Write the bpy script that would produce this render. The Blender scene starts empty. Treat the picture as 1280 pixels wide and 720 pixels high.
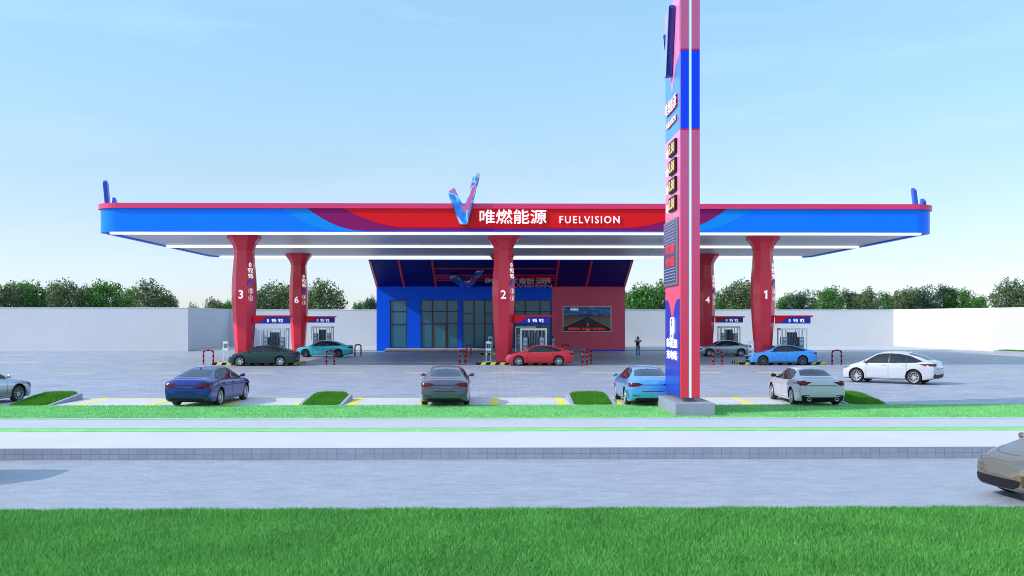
import bpy, bmesh, math, random
import numpy as np
from mathutils import Vector, Matrix, geometry
from mathutils.bvhtree import BVHTree

random.seed(7)
rng = np.random.default_rng(7)
SC = bpy.context.scene
COL = SC.collection
R = math.radians

# ------------------------------------------------------------------ camera
F, CAMH, YAW = 1244.4, 3.3, 0.0153
cam_d = bpy.data.cameras.new("camera"); cam = bpy.data.objects.new("camera", cam_d); COL.objects.link(cam)
cam_d.sensor_width = 36.0; cam_d.lens = 35.0; cam_d.shift_y = 39.0 / 1280.0
cam_d.clip_start = 0.1; cam_d.clip_end = 6000
cam.location = (0, 0, CAMH); cam.rotation_euler = (R(90), 0, -YAW)
SC.camera = cam

def G(px, py, z=0.0):
    """ground point (on height z) seen at that place of the 1280x720 photograph"""
    D = F * (CAMH - z) / (py - 399.0); L = (px - 640.0) / F * D
    return (D * math.sin(YAW) + L * math.cos(YAW), D * math.cos(YAW) - L * math.sin(YAW))

# ------------------------------------------------------------------ light
SUN = Vector((-1.36, -0.37, 1.0)).normalized()
elev = math.asin(SUN.z)
sl = bpy.data.lights.new("sun", "SUN"); sl.energy = 2.6; sl.angle = R(0.5); sl.color = (1.0, 0.93, 0.84)
so = bpy.data.objects.new("sun", sl); COL.objects.link(so); so.location = (0, 0, 60)
so.rotation_euler = (-SUN).to_track_quat('-Z', 'Y').to_euler()
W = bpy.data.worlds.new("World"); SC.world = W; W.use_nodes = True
nt = W.node_tree; nt.nodes.clear()
def N(t, **k):
    n = nt.nodes.new(t)
    for a, b in k.items(): setattr(n, a, b)
    return n
sky = N('ShaderNodeTexSky', sky_type='NISHITA', sun_disc=False, sun_elevation=elev,
        sun_rotation=math.atan2(SUN.x, SUN.y), altitude=0, air_density=1.0, dust_density=0.35, ozone_density=2.4)
bg = N('ShaderNodeBackground'); bg.inputs[1].default_value = 0.15
out = N('ShaderNodeOutputWorld')
tc = N('ShaderNodeTexCoord'); mp = N('ShaderNodeMapping'); mp.inputs['Scale'].default_value = (1.0, 1.0, 7.0)
no = N('ShaderNodeTexNoise'); no.inputs['Scale'].default_value = 2.2; no.inputs['Detail'].default_value = 7; no.inputs['Roughness'].default_value = 0.6
rp = N('ShaderNodeValToRGB'); rp.color_ramp.elements[0].position = 0.50; rp.color_ramp.elements[0].color = (0, 0, 0, 1)
rp.color_ramp.elements[1].position = 0.85; rp.color_ramp.elements[1].color = (0.14, 0.14, 0.14, 1)
mx = N('ShaderNodeMix', data_type='RGBA'); mx.inputs[7].default_value = (7.0, 7.6, 8.2, 1)
tint = N('ShaderNodeMix', data_type='RGBA', blend_type='MULTIPLY'); tint.inputs[0].default_value = 1.0
tint.inputs[7].default_value = (0.90, 0.98, 1.02, 1)
L = nt.links.new
L(tc.outputs['Generated'], mp.inputs[0]); L(mp.outputs[0], no.inputs['Vector']); L(no.outputs['Fac'], rp.inputs[0])
L(sky.outputs[0], tint.inputs[6]); L(tint.outputs[2], mx.inputs[6]); L(rp.outputs[0], mx.inputs[0])
addn = N('ShaderNodeMix', data_type='RGBA', blend_type='ADD'); addn.inputs[0].default_value = 1.0; addn.inputs[7].default_value = (0.85, 0.95, 0.75, 1)
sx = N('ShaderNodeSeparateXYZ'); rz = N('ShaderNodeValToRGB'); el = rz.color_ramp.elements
stops = [(0.0, (.65, .635, .84)), (.03, (.66, .64, .82)), (.08, (.68, .64, .74)), (.14, (.71, .69, .69)), (.20, (.74, .79, .79)), (.31, (.76, .90, .89)), (.38, (.95, 1.0, 1.0)), (.60, (1.5, 1.5, 1.45)), (1.0, (1.6, 1.6, 1.55))]  # upper stops brightened above the view, added fill light for the canopy shade
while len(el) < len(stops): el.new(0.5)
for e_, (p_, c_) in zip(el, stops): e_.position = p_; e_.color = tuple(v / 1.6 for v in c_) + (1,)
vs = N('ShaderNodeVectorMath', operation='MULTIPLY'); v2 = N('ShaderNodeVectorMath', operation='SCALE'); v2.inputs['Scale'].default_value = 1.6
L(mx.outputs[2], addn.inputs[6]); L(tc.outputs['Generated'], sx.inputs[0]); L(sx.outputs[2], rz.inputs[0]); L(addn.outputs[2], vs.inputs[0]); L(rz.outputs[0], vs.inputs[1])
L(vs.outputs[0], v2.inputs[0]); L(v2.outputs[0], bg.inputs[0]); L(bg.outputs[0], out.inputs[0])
SC.cycles.filter_width = 1.0
SC.view_settings.view_transform = 'Standard'; SC.view_settings.look = 'None'
SC.view_settings.gamma = 1.0; SC.view_settings.use_curve_mapping = False
SC.view_settings.exposure = 0.55

# ------------------------------------------------------------------ materials
MATS = {}
def mat(name, col, rough=0.5, metal=0.0, coat=0.0, spec=0.5, var=0.0, vscale=3.0, bump=0.0, bscale=20.0,
        emit=None, estr=0.0, trans=0.0, stretch=(1, 1, 1), rvar=0.0):
    m = bpy.data.materials.new(name); m.use_nodes = True; MATS[name] = m
    t = m.node_tree; b = t.nodes['Principled BSDF']
    b.inputs['Base Color'].default_value = (*col, 1); b.inputs['Roughness'].default_value = rough
    b.inputs['Metallic'].default_value = metal; b.inputs['Coat Weight'].default_value = coat
    b.inputs['Coat Roughness'].default_value = 0.04
    b.inputs['Specular IOR Level'].default_value = spec
    if trans: b.inputs['Transmission Weight'].default_value = trans
    if emit: b.inputs['Emission Color'].default_value = (*emit, 1); b.inputs['Emission Strength'].default_value = estr
    if var or bump or rvar:
        tc = t.nodes.new('ShaderNodeTexCoord'); mp = t.nodes.new('ShaderNodeMapping'); mp.inputs['Scale'].default_value = stretch
        t.links.new(tc.outputs['Object'], mp.inputs[0])
    if var or rvar:
        n = t.nodes.new('ShaderNodeTexNoise'); n.inputs['Scale'].default_value = vscale; n.inputs['Detail'].default_value = 6
        t.links.new(mp.outputs[0], n.inputs['Vector'])
    if var:
        r = t.nodes.new('ShaderNodeMapRange'); r.inputs[1].default_value = 0.25; r.inputs[2].default_value = 0.75
        r.inputs[3].default_value = 1 - var; r.inputs[4].default_value = 1 + var
        v = t.nodes.new('ShaderNodeVectorMath'); v.operation = 'SCALE'; v.inputs[0].default_value = col
        t.links.new(n.outputs['Fac'], r.inputs[0]); t.links.new(r.outputs[0], v.inputs['Scale']); t.links.new(v.outputs[0], b.inputs['Base Color'])
    if rvar:
        r2 = t.nodes.new('ShaderNodeMapRange'); r2.inputs[1].default_value = 0.3; r2.inputs[2].default_value = 0.7
        r2.inputs[3].default_value = max(0.02, rough - rvar); r2.inputs[4].default_value = rough + rvar
        t.links.new(n.outputs['Fac'], r2.inputs[0]); t.links.new(r2.outputs[0], b.inputs['Roughness'])
    if bump:
        n2 = t.nodes.new('ShaderNodeTexNoise'); n2.inputs['Scale'].default_value = bscale; n2.inputs['Detail'].default_value = 5
        bp = t.nodes.new('ShaderNodeBump'); bp.inputs['Strength'].default_value = bump; bp.inputs['Distance'].default_value = 0.03
        t.links.new(mp.outputs[0], n2.inputs['Vector']); t.links.new(n2.outputs['Fac'], bp.inputs['Height']); t.links.new(bp.outputs[0], b.inputs['Normal'])
    return m

def brick_mat(name, c1, c2, cm, scale, rough=0.6, w=0.5, h=0.25, mortar=0.012, var=0.12, vscale=0.35, bump=0.3, rot=0.0, offset=0.5, vertical=False):
    m = mat(name, c1, rough); t = m.node_tree; b = t.nodes['Principled BSDF']
    tc = t.nodes.new('ShaderNodeTexCoord'); mp = t.nodes.new('ShaderNodeMapping')
    mp.inputs['Rotation'].default_value = (R(90) if vertical else 0, 0, rot)
    br = t.nodes.new('ShaderNodeTexBrick'); br.offset = offset
    br.inputs['Color1'].default_value = (*c1, 1); br.inputs['Color2'].default_value = (*c2, 1); br.inputs['Mortar'].default_value = (*cm, 1)
    br.inputs['Scale'].default_value = scale; br.inputs['Mortar Size'].default_value = mortar
    br.inputs['Brick Width'].default_value = w; br.inputs['Row Height'].default_value = h
    n = t.nodes.new('ShaderNodeTexNoise'); n.inputs['Scale'].default_value = vscale; n.inputs['Detail'].default_value = 8; n.inputs['Roughness'].default_value = 0.65
    r = t.nodes.new('ShaderNodeMapRange'); r.inputs[1].default_value = 0.25; r.inputs[2].default_value = 0.75
    r.inputs[3].default_value = 1 - var; r.inputs[4].default_value = 1 + var
    v = t.nodes.new('ShaderNodeVectorMath'); v.operation = 'SCALE'
    bp = t.nodes.new('ShaderNodeBump'); bp.inputs['Strength'].default_value = bump; bp.inputs['Distance'].default_value = 0.01; bp.invert = True
    k = t.links.new
    k(tc.outputs['Object'], mp.inputs[0]); k(mp.outputs[0], br.inputs['Vector']); k(tc.outputs['Object'], n.inputs['Vector'])
    k(n.outputs['Fac'], r.inputs[0]); k(br.outputs['Color'], v.inputs[0]); k(r.outputs[0], v.inputs['Scale']); k(v.outputs[0], b.inputs['Base Color'])
    k(br.outputs['Fac'], bp.inputs['Height']); k(bp.outputs[0], b.inputs['Normal'])
    return m

def island_mat(name, c1, c2, rough=0.6, trans=0.0, extra=None):
    """foliage: every leaf or blade gets its own shade between c1 and c2"""
    m = mat(name, c1, rough, spec=0.25); t = m.node_tree; b = t.nodes['Principled BSDF']
    g = t.nodes.new('ShaderNodeNewGeometry'); r = t.nodes.new('ShaderNodeValToRGB')
    r.color_ramp.elements[0].color = (*c1, 1); r.color_ramp.elements[1].color = (*c2, 1)
    if extra: e = r.color_ramp.elements.new(0.93); e.color = (*c2, 1); r.color_ramp.elements[-1].color = (*extra, 1)
    t.links.new(g.outputs['Random Per Island'], r.inputs[0])
    tc = t.nodes.new('ShaderNodeTexCoord'); n = t.nodes.new('ShaderNodeTexNoise'); n.inputs['Scale'].default_value = 0.8; n.inputs['Detail'].default_value = 4
    mr = t.nodes.new('ShaderNodeMapRange'); mr.inputs[1].default_value = 0.3; mr.inputs[2].default_value = 0.7; mr.inputs[3].default_value = 0.86; mr.inputs[4].default_value = 1.14
    v = t.nodes.new('ShaderNodeVectorMath'); v.operation = 'SCALE'
    t.links.new(tc.outputs['Object'], n.inputs['Vector']); t.links.new(n.outputs['Fac'], mr.inputs[0])
    t.links.new(r.outputs[0], v.inputs[0]); t.links.new(mr.outputs[0], v.inputs['Scale']); t.links.new(v.outputs[0], b.inputs['Base Color'])
    if trans:
        tr = t.nodes.new('ShaderNodeBsdfTranslucent'); ms = t.nodes.new('ShaderNodeMixShader'); ms.inputs[0].default_value = trans
        t.links.new(v.outputs[0], tr.inputs[0]); t.links.new(b.outputs[0], ms.inputs[1]); t.links.new(tr.outputs[0], ms.inputs[2])
        t.links.new(ms.outputs[0], t.nodes['Material Output'].inputs[0])
    return m

CONC = (0.40, 0.42, 0.50)
M_ground = mat('ground_soil', (0.12, 0.12, 0.10), 0.9, var=0.2, vscale=0.3)
M_road = mat('road_concrete', (0.305, 0.33, 0.395), 0.5, var=0.13, vscale=2.2, bump=1.0, bscale=9.0, stretch=(0.8, 1.7, 1), rvar=0.1)
M_pave = brick_mat('lot_pavers', (0.255, 0.28, 0.355), (0.36, 0.375, 0.44), (0.20, 0.225, 0.29), 1.0, w=0.8, h=0.4, mortar=0.02, var=0.14, vscale=0.35, rough=0.5)
M_slab = brick_mat('parking_slabs', (0.55, 0.54, 0.58), (0.59, 0.58, 0.61), (0.5, 0.51, 0.58), 1.0, w=1.2, h=1.2, mortar=0.012, offset=0.0, var=0.05, vscale=0.6, rough=0.5)
M_walk = mat('pale_walk', (0.56, 0.54, 0.55), 0.6, var=0.05, vscale=0.5, bump=0.06, bscale=30)
M_walk2 = mat('bluish_walk', (0.44, 0.47, 0.49), 0.6, var=0.05, vscale=0.5, bump=0.06, bscale=30)
M_kerbtile = brick_mat('kerb_tiles', (0.27, 0.29, 0.37), (0.31, 0.33, 0.41), (0.14, 0.15, 0.20), 1.0, w=0.24, h=0.138, mortar=0.005, offset=0.0, vertical=True, var=0.1, vscale=0.8)
M_kerbstone = mat('bed_kerb', (0.30, 0.32, 0.40), 0.6, var=0.1, vscale=2.0, bump=0.1, bscale=30)
M_kerb = mat('kerb_stone', (0.50, 0.50, 0.56), 0.6, var=0.1, vscale=2.0, bump=0.1, bscale=30)
M_yellow = mat('yellow_paint', (0.80, 0.66, 0.03), 0.6, var=0.12, vscale=3.0)
M_wall = mat('white_render', (0.62, 0.62, 0.64), 0.8, var=0.035, vscale=0.4, bump=0.05, bscale=25)
M_turf = mat('turf_far', (0.22, 0.60, 0.20), 0.9, spec=0.1, var=0.22, vscale=2.6, bump=0.5, bscale=9, stretch=(0.6, 1.8, 1))
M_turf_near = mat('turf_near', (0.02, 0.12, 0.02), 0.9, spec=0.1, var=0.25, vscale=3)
M_blade = island_mat('grass_blades', (0.045, 0.24, 0.035), (0.20, 0.56, 0.12), 0.5, 0.25)
M_blade2 = island_mat('planter_blades', (0.045, 0.20, 0.010), (0.12, 0.40, 0.03), 0.5, 0.25)
M_red = mat('red_panel', (0.74, 0.022, 0.055), 0.28, coat=0.3, spec=0.4, var=0.04, vscale=0.8)
M_red_dark = mat('red_wall_panel', (0.85, 0.14, 0.20), 0.6, spec=0.15, var=0.04, vscale=0.8)
M_fred = mat('fascia_red', (0.80, 0.008, 0.014), 0.4, spec=0.15, var=0.02, vscale=0.5)
M_purple = mat('fascia_purple', (0.26, 0.008, 0.12), 0.4, spec=0.15)
M_lblue = mat('fascia_light_blue', (0.004, 0.26, 0.82), 0.4, spec=0.15)
M_blue = mat('fascia_blue', (0.004, 0.20, 1.0), 0.35, spec=0.15, var=0.02, vscale=0.4)
M_bluewall = mat('store_blue', (0.002, 0.115, 0.95), 0.4, spec=0.15, var=0.04, vscale=0.5)
M_navy = mat('overhang_navy', (0.002, 0.004, 0.16), 0.5, spec=0.15, var=0.05, vscale=0.5)
M_pinkred = mat('pink_red_panel', (0.78, 0.03, 0.14), 0.4, coat=0.1, var=0.03, vscale=0.6)
M_pink = mat('pink_panel', (0.80, 0.10, 0.28), 0.4, coat=0.3)
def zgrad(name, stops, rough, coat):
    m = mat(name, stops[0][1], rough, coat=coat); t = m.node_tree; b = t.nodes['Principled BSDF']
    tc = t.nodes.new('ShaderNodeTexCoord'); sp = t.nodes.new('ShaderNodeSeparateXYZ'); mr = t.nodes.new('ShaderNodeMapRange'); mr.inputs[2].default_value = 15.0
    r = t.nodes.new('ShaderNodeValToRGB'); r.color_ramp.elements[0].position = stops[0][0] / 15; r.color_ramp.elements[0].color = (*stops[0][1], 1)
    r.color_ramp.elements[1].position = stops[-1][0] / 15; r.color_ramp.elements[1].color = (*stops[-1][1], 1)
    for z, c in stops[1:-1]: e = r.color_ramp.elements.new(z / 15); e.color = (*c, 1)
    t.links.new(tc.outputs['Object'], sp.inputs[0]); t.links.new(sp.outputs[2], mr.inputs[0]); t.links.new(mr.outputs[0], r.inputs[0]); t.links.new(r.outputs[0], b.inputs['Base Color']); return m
M_endred = zgrad('pylon_end_sheen_grad', [(0.5, (0.72, 0.025, 0.05)), (4.5, (0.66, 0.05, 0.13)), (8, (0.60, 0.085, 0.24)), (14, (0.58, 0.11, 0.27))], 0.35, 0.3)  # red end face, sky reflection painted in as pink towards the top
M_pinkv = zgrad('pylon_side_sheen_grad', [(2.0, (0.85, 0.06, 0.11)), (6.0, (0.85, 0.10, 0.24)), (9, (0.86, 0.26, 0.52)), (14, (0.85, 0.27, 0.55))], 0.4, 0.3)  # side face, pink sky sheen painted into the colour, stronger with height
M_skyblue = mat('sky_blue_panel', (0.06, 0.30, 0.82), 0.4, coat=0.3)
M_dblue = mat('deep_blue_panel', (0.006, 0.03, 0.42), 0.3, coat=0.1, spec=0.3)
M_white = mat('white_metal', (0.78, 0.79, 0.80), 0.45, var=0.03, vscale=1)
M_letter = mat('white_letter', (0.85, 0.86, 0.88), 0.4, emit=(0.9, 0.95, 1.0), estr=0.35)
M_led = mat('white_light_strip', (0.8, 0.8, 0.8), 0.5, emit=(0.94, 0.96, 1.0), estr=0.7)
M_cyan = mat('pale_cyan_strip', (0.50, 0.78, 0.84), 0.4, emit=(0.6, 0.9, 1.0), estr=0.25)
M_soffit = brick_mat('soffit_sheet', (0.62, 0.63, 0.68), (0.64, 0.65, 0.70), (0.45, 0.46, 0.50), 1.0, w=6.0, h=0.6, mortar=0.012, offset=0.0, var=0.05, vscale=0.15, rough=0.35, bump=0.15)
M_grey = mat('grey_stone', (0.27, 0.285, 0.36), 0.6, var=0.08, vscale=1.5, bump=0.1, bscale=25)
M_step = mat('step_stone', (0.34, 0.33, 0.35), 0.8, var=0.35, vscale=6, bump=0.3, bscale=20)
M_black = mat('black_plastic', (0.008, 0.008, 0.010), 0.5, spec=0.25)
M_frame = mat('dark_frame', (0.025, 0.02, 0.025), 0.4)
M_bronze = mat('bronze_frame', (0.16, 0.08, 0.05), 0.4, metal=0.4)
M_store_glass = mat('teal_glass', (0.028, 0.17, 0.26), 0.15, spec=0.6, var=0.10, vscale=0.7)
M_tyre = mat('tyre_rubber', (0.012, 0.012, 0.013), 0.75, bump=0.2, bscale=60)
M_alloy = mat('alloy', (0.62, 0.64, 0.67), 0.28, metal=0.85)
M_alloy_dark = mat('dark_alloy', (0.16, 0.17, 0.19), 0.3, metal=0.8)
M_disc = mat('brake_disc', (0.05, 0.05, 0.055), 0.5, metal=0.6)
M_glass = mat('car_glass', (0.010, 0.016, 0.024), 0.04, coat=0.0, spec=0.45)
M_glass_rear = mat('car_rear_glass', (0.022, 0.040, 0.075), 0.06, coat=0.0, spec=0.4, var=0.35, vscale=3.2)
M_tail = mat('tail_lamp', (0.10, 0.004, 0.008), 0.18, coat=0.0, spec=0.3, var=0.5, vscale=9)
M_head = mat('head_lamp', (0.10, 0.13, 0.17), 0.10, metal=0.2, coat=0.5)
M_amber = mat('amber_led', (0.45, 0.30, 0.12), 0.5, emit=(1.0, 0.62, 0.25), estr=0.35)
M_redled = mat('red_led', (0.5, 0.01, 0.01), 0.5, emit=(1.0, 0.03, 0.02), estr=0.35)
M_bred = mat('bollard_red', (0.72, 0.02, 0.03), 0.4, coat=0.3)
M_byel = mat('kerb_yellow', (0.85, 0.78, 0.06), 0.5)
M_steel = mat('steel_grey', (0.20, 0.24, 0.29), 0.4, metal=0.5)
M_screen = mat('pump_screen', (0.42, 0.52, 0.60), 0.2)
M_bark = mat('bark', (0.10, 0.07, 0.05), 0.9, var=0.3, vscale=5, bump=0.5, bscale=12)
LEAFS = [island_mat('leaf_olive', (0.03, 0.075, 0.028), (0.20, 0.27, 0.11), 0.6, 0.2, (0.50, 0.47, 0.26)),
         island_mat('leaf_green', (0.025, 0.11, 0.018), (0.15, 0.36, 0.08), 0.6, 0.25),
         island_mat('leaf_dark', (0.014, 0.055, 0.028), (0.08, 0.17, 0.085), 0.6, 0.2, (0.20, 0.27, 0.15))]
M_skin = mat('skin', (0.50, 0.29, 0.21), 0.6)
M_hair = mat('dark_hair', (0.015, 0.010, 0.008), 0.6)
M_jeans = mat('jeans', (0.10, 0.22, 0.48), 0.8, var=0.15, vscale=8)
M_dress = mat('pale_blue_dress', (0.42, 0.62, 0.66), 0.8, var=0.1, vscale=6)
M_tee = mat('pale_shirt', (0.55, 0.28, 0.30), 0.8, var=0.15, vscale=8)
M_bag = mat('black_bag', (0.012, 0.012, 0.016), 0.7)

# ------------------------------------------------------------------ objects
def thing(name, label=None, cat=None, loc=(0, 0, 0), rz=0.0, group=None, kind=None):
    o = bpy.data.objects.new(name, None); COL.objects.link(o); o.location = loc; o.rotation_euler = (0, 0, rz)
    o.empty_display_size = 0.3
    tag(o, label, cat, group, kind); return o
def tag(o, label=None, cat=None, group=None, kind=None):
    if label: o['label'] = label
    if cat: o['category'] = cat
    if group: o['group'] = group
    if kind: o['kind'] = kind
    return o
def link(name, me, mats, parent=None, smooth=False):
    o = bpy.data.objects.new(name, me); COL.objects.link(o)
    if mats is not None:
        if not isinstance(mats, (list, tuple)): mats = [mats]
        idx = np.zeros(len(me.polygons), dtype=np.int32); me.polygons.foreach_get('material_index', idx)
        me.materials.clear()
        for m in mats: me.materials.append(m)
        me.polygons.foreach_set('material_index', idx)
    if smooth: me.polygons.foreach_set('use_smooth', [True] * len(me.polygons)); me.update()
    if parent: o.parent = parent
    return o
def copy_tree(o, parent=None, loc=None, rz=None, label=None):
    c = o.copy(); COL.objects.link(c); c.parent = parent
    if loc is not None: c.location = loc
    if rz is not None: c.rotation_euler = (0, 0, rz)
    if label: c['label'] = label
    for ch in o.children: copy_tree(ch, c)
    return c

class MB:
    def __init__(s): s.v = []; s.f = []; s.m = []
    def add(s, vs, fs, mi=0):
        b = len(s.v); s.v += [tuple(p) for p in vs]
        for f in fs: s.f.append(tuple(b + i for i in f)); s.m.append(mi)
    def box(s, x0, x1, y0, y1, z0, z1, mi=0, M=None):
        vs = [(x, y, z) for z in (z0, z1) for y in (y0, y1) for x in (x0, x1)]
        if M is not None: vs = [M @ Vector(p) for p in vs]
        s.add(vs, [(0, 2, 3, 1), (4, 5, 7, 6), (0, 1, 5, 4), (2, 6, 7, 3), (0, 4, 6, 2), (1, 3, 7, 5)], mi); return s
    def prism(s, poly, o, u, v, d, mi=0):
        """polygon (list of a,b) on the plane o+u*a+v*b, pushed by the vector d"""
        o, u, v, d = Vector(o), Vector(u), Vector(v), Vector(d)
        n = len(poly); A = [o + u * a + v * b for a, b in poly]; B = [p + d for p in A]
        if u.cross(v).dot(d) > 0: fs = [tuple(range(n))[::-1], tuple(range(n, 2 * n))]; side = [(i, (i + 1) % n, n + (i + 1) % n, n + i) for i in range(n)]
        else: fs = [tuple(range(n)), tuple(range(n, 2 * n))[::-1]]; side = [(i, n + i, n + (i + 1) % n, (i + 1) % n) for i in range(n)]
        area = sum(poly[i][0] * poly[(i + 1) % n][1] - poly[(i + 1) % n][0] * poly[i][1] for i in range(n))
        fs += side
        if area < 0: fs = [f[::-1] for f in fs]
        s.add(A + B, fs, mi); return s
    def tube(s, pts, r, n=8, mi=0, caps=True):
        pts = [Vector(p) for p in pts]; rr = r if isinstance(r, (list, tuple)) else [r] * len(pts)
        rings = []; up = Vector((0, 0, 1)); a = None
        for i, p in enumerate(pts):
            t = (pts[min(i + 1, len(pts) - 1)] - pts[max(i - 1, 0)]).normalized()
            if a is None: a = t.cross(up) if abs(t.z) < 0.95 else t.cross(Vector((1, 0, 0)))
            a = (a - t * a.dot(t)).normalized(); b = t.cross(a)
            rings.append([p + (a * math.cos(q) + b * math.sin(q)) * rr[i] for q in (2 * math.pi * k / n for k in range(n))])
        vs = [p for rg in rings for p in rg]; fs = []
        mis = mi if isinstance(mi, list) else None
        base = len(s.v); s.v += [tuple(p) for p in vs]
        for i in range(len(pts) - 1):
            for k in range(n):
                s.f.append((base + i * n + k, base + i * n + (k + 1) % n, base + (i + 1) * n + (k + 1) % n, base + (i + 1) * n + k)); s.m.append(mis[i] if mis else mi)
        if caps:
            s.f.append(tuple(base + k for k in range(n))[::-1]); s.m.append(mis[0] if mis else mi)
            s.f.append(tuple(base + (len(pts) - 1) * n + k for k in range(n))); s.m.append(mis[-1] if mis else mi)
        return s
    def lathe(s, prof, n=24, axis='z', mi=0, M=None, close=False):
        """prof: list of (radius, height)"""
        vs = []
        for r, h in prof:
            for k in range(n):
                q = 2 * math.pi * k / n; c, d = r * math.cos(q), r * math.sin(q)
                vs.append(Vector((c, d, h)) if axis == 'z' else Vector((c, h, d)))
        if M is not None: vs = [M @ p for p in vs]
        fs = []; m = len(prof)
        for i in range(m if close else m - 1):
            j = (i + 1) % m
            for k in range(n): fs.append((i * n + k, i * n + (k + 1) % n, j * n + (k + 1) % n, j * n + k))
        s.add(vs, fs, mi); return s
    def build(s, name, mats, parent=None, smooth=False, bevel=0.0, auto=None):
        me = bpy.data.meshes.new(name); me.from_pydata(s.v, [], s.f)
        me.polygons.foreach_set('material_index', s.m)
        bm = bmesh.new(); bm.from_mesh(me); bmesh.ops.recalc_face_normals(bm, faces=bm.faces); bm.to_mesh(me); bm.free()
        o = link(name, me, mats, parent, smooth)
        if auto is not None and smooth:
            me.update()
            try: me.set_sharp_from_angle(angle=R(auto))
            except Exception: pass
        if bevel:
            b = o.modifiers.new('bevel', 'BEVEL'); b.width = bevel; b.segments = 2; b.limit_method = 'ANGLE'; b.angle_limit = R(40)
        return o

def eval_mesh(o):
    bpy.context.view_layer.update()
    dg = bpy.context.evaluated_depsgraph_get()
    return bpy.data.meshes.new_from_object(o.evaluated_get(dg))

def text(name, body, o, u, v, m, parent=None, w=None, h=None, extrude=0.01, bold=0.0, center=True, side=None, space=1.0):
    """lettering: body fitted to width w / height h (the free one follows), centred on o"""
    cjk = any(ord(ch) > 1000 for ch in body)
    c = bpy.data.curves.new('tmp', 'FONT'); c.body = body; c.extrude = 0.02; c.offset = 0.0 if cjk else bold; c.resolution_u = 3; c.space_character = space
    t = bpy.data.objects.new('tmp', c); COL.objects.link(t)
    me = eval_mesh(t); bpy.data.objects.remove(t); bpy.data.curves.remove(c)
    if cjk:   # heavier strokes: the glyphs stacked with small shifts, each a hair prouder than the last
        bm = bmesh.new(); q = bold * 0.8
        for k, (dx, dy) in enumerate(((0, 0), (q, 0), (-q, 0), (0, q), (0, -q))):
            m2 = me.copy(); m2.transform(Matrix.Translation((dx, dy, k * 0.0012))); bm.from_mesh(m2); bpy.data.meshes.remove(m2)
        me.clear_geometry(); bm.to_mesh(me); bm.free()
    n = len(me.vertices); co = np.empty(n * 3); me.vertices.foreach_get('co', co); co = co.reshape(-1, 3)
    mn, mxx = co.min(0), co.max(0); sz = mxx - mn
    if w and h: sx, sy = w / sz[0], h / sz[1]
    elif w: sx = sy = w / sz[0]
    else: sx = sy = h / sz[1]
    a = (co[:, 0] - (mn[0] + sz[0] / 2 if center else mn[0])) * sx
    b = (co[:, 1] - (mn[1] + sz[1] / 2)) * sy
    d = (co[:, 2] - mn[2]) / sz[2] * extrude
    u, v = np.array(u, float), np.array(v, float); nn = np.cross(u, v)
    P = np.array(o, float) + a[:, None] * u + b[:, None] * v + d[:, None] * nn
    me.vertices.foreach_set('co', P.ravel()); me.update()
    o_ = link(name, me, [m] if side is None else [m, side], parent)
    if side is not None:
        nv = Vector(nn)
        for p in me.polygons: p.material_index = 0 if p.normal.dot(nv) > 0.9 else 1
    return o_

def struct(name, bld, m, **k):
    o = bld.build(name, m, None, **k); o['kind'] = 'structure'; return o

# ------------------------------------------------------------------ ground
RZ = -0.277
b = MB(); b.box(-1500, 1500, -600, 2500, -0.9, -0.6); struct('ground', b, M_ground)
b = MB(); b.box(-90, 90, 18.55, 25.44, -0.59, RZ); struct('road', b, M_road)
b = MB(); b.box(-90, 90, 25.441, 25.60, -0.59, -0.004); struct('kerb', b, M_kerbtile)
b = MB(); b.box(-90, 90, 25.601, 29.30, -0.59, 0.0); struct('pavement', b, M_walk)
b = MB(); b.box(-90, 90, 30.0, 32.85, -0.59, -0.002); struct('path', b, M_walk2)
b = MB(); b.box(-90, 90, 29.90, 30.0, -0.3, 0.05); b.box(-90, 90, 32.85, 32.97, -0.59, 0.03); struct('edging', b, M_kerb)
b = MB(); b.box(-90, 90, 29.301, 29.9, -0.59, 0.02); struct('grass_verge', b, M_turf)
b = MB(); b.box(-90, 90, 32.971, 37.85, -0.59, 0.03); struct('grass_strip', b, M_turf)
b = MB(); b.box(-90, 90, 37.851, 160, -0.59, 0.0); struct('forecourt', b, M_pave)
b = MB(); b.box(-17.0, 14.0, 37.86, 41.55, 0.0, 0.004); b.box(-40, -18.8, 37.86, 41.55, 0.0, 0.004); struct('parking_bays', b, M_slab)
b = MB()
b.box(-31.7, 47.5, 103.55, 118.8, 0.0, 0.10); struct('rear_apron', b, M_walk2)
# painted lines
b = MB()
def line(x0, x1, y0, y1): b.box(x0, x1, y0, y1, 0.0, 0.009)
for X in (-16.1, -13.3, -10.45, -7.7, -5.65, -2.9, -0.08, 2.55, 4.75, 7.3, 9.9, 12.95):
    line(X - 0.14, X + 0.14, 37.9, 41.55)
for X0, X1 in ((-17.0, -7.6), (-5.9, 2.8), (4.6, 13.5)): line(X0, X1, 41.551, 41.72)
k = 0
for px in [-168, -56, 55, 167, 279, 391, 503, 614, 726, 837, 949, 1060]:
    x0, y0 = G(px, 466.2); x1, _ = G(px + 65, 466.2)
    line(x0, x1, 61.05, 61.36)
line(G(1199, 465.5)[0], G(1420, 465.5)[0], 61.6, 61.8)
for r_, (py, a, ln, per) in enumerate([(452.7, 88, 50, 87.5), (443.6, 12, 76, 171)]):
    px = a - per * 2
    while px < 1400:
        x0, y0 = G(px, py); x1, _ = G(px + ln, py); Y = G(640, py)[1]
        line(x0, x1, Y - 0.15, Y + 0.15); px += per
struct('road_markings', b, M_yellow)

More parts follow.
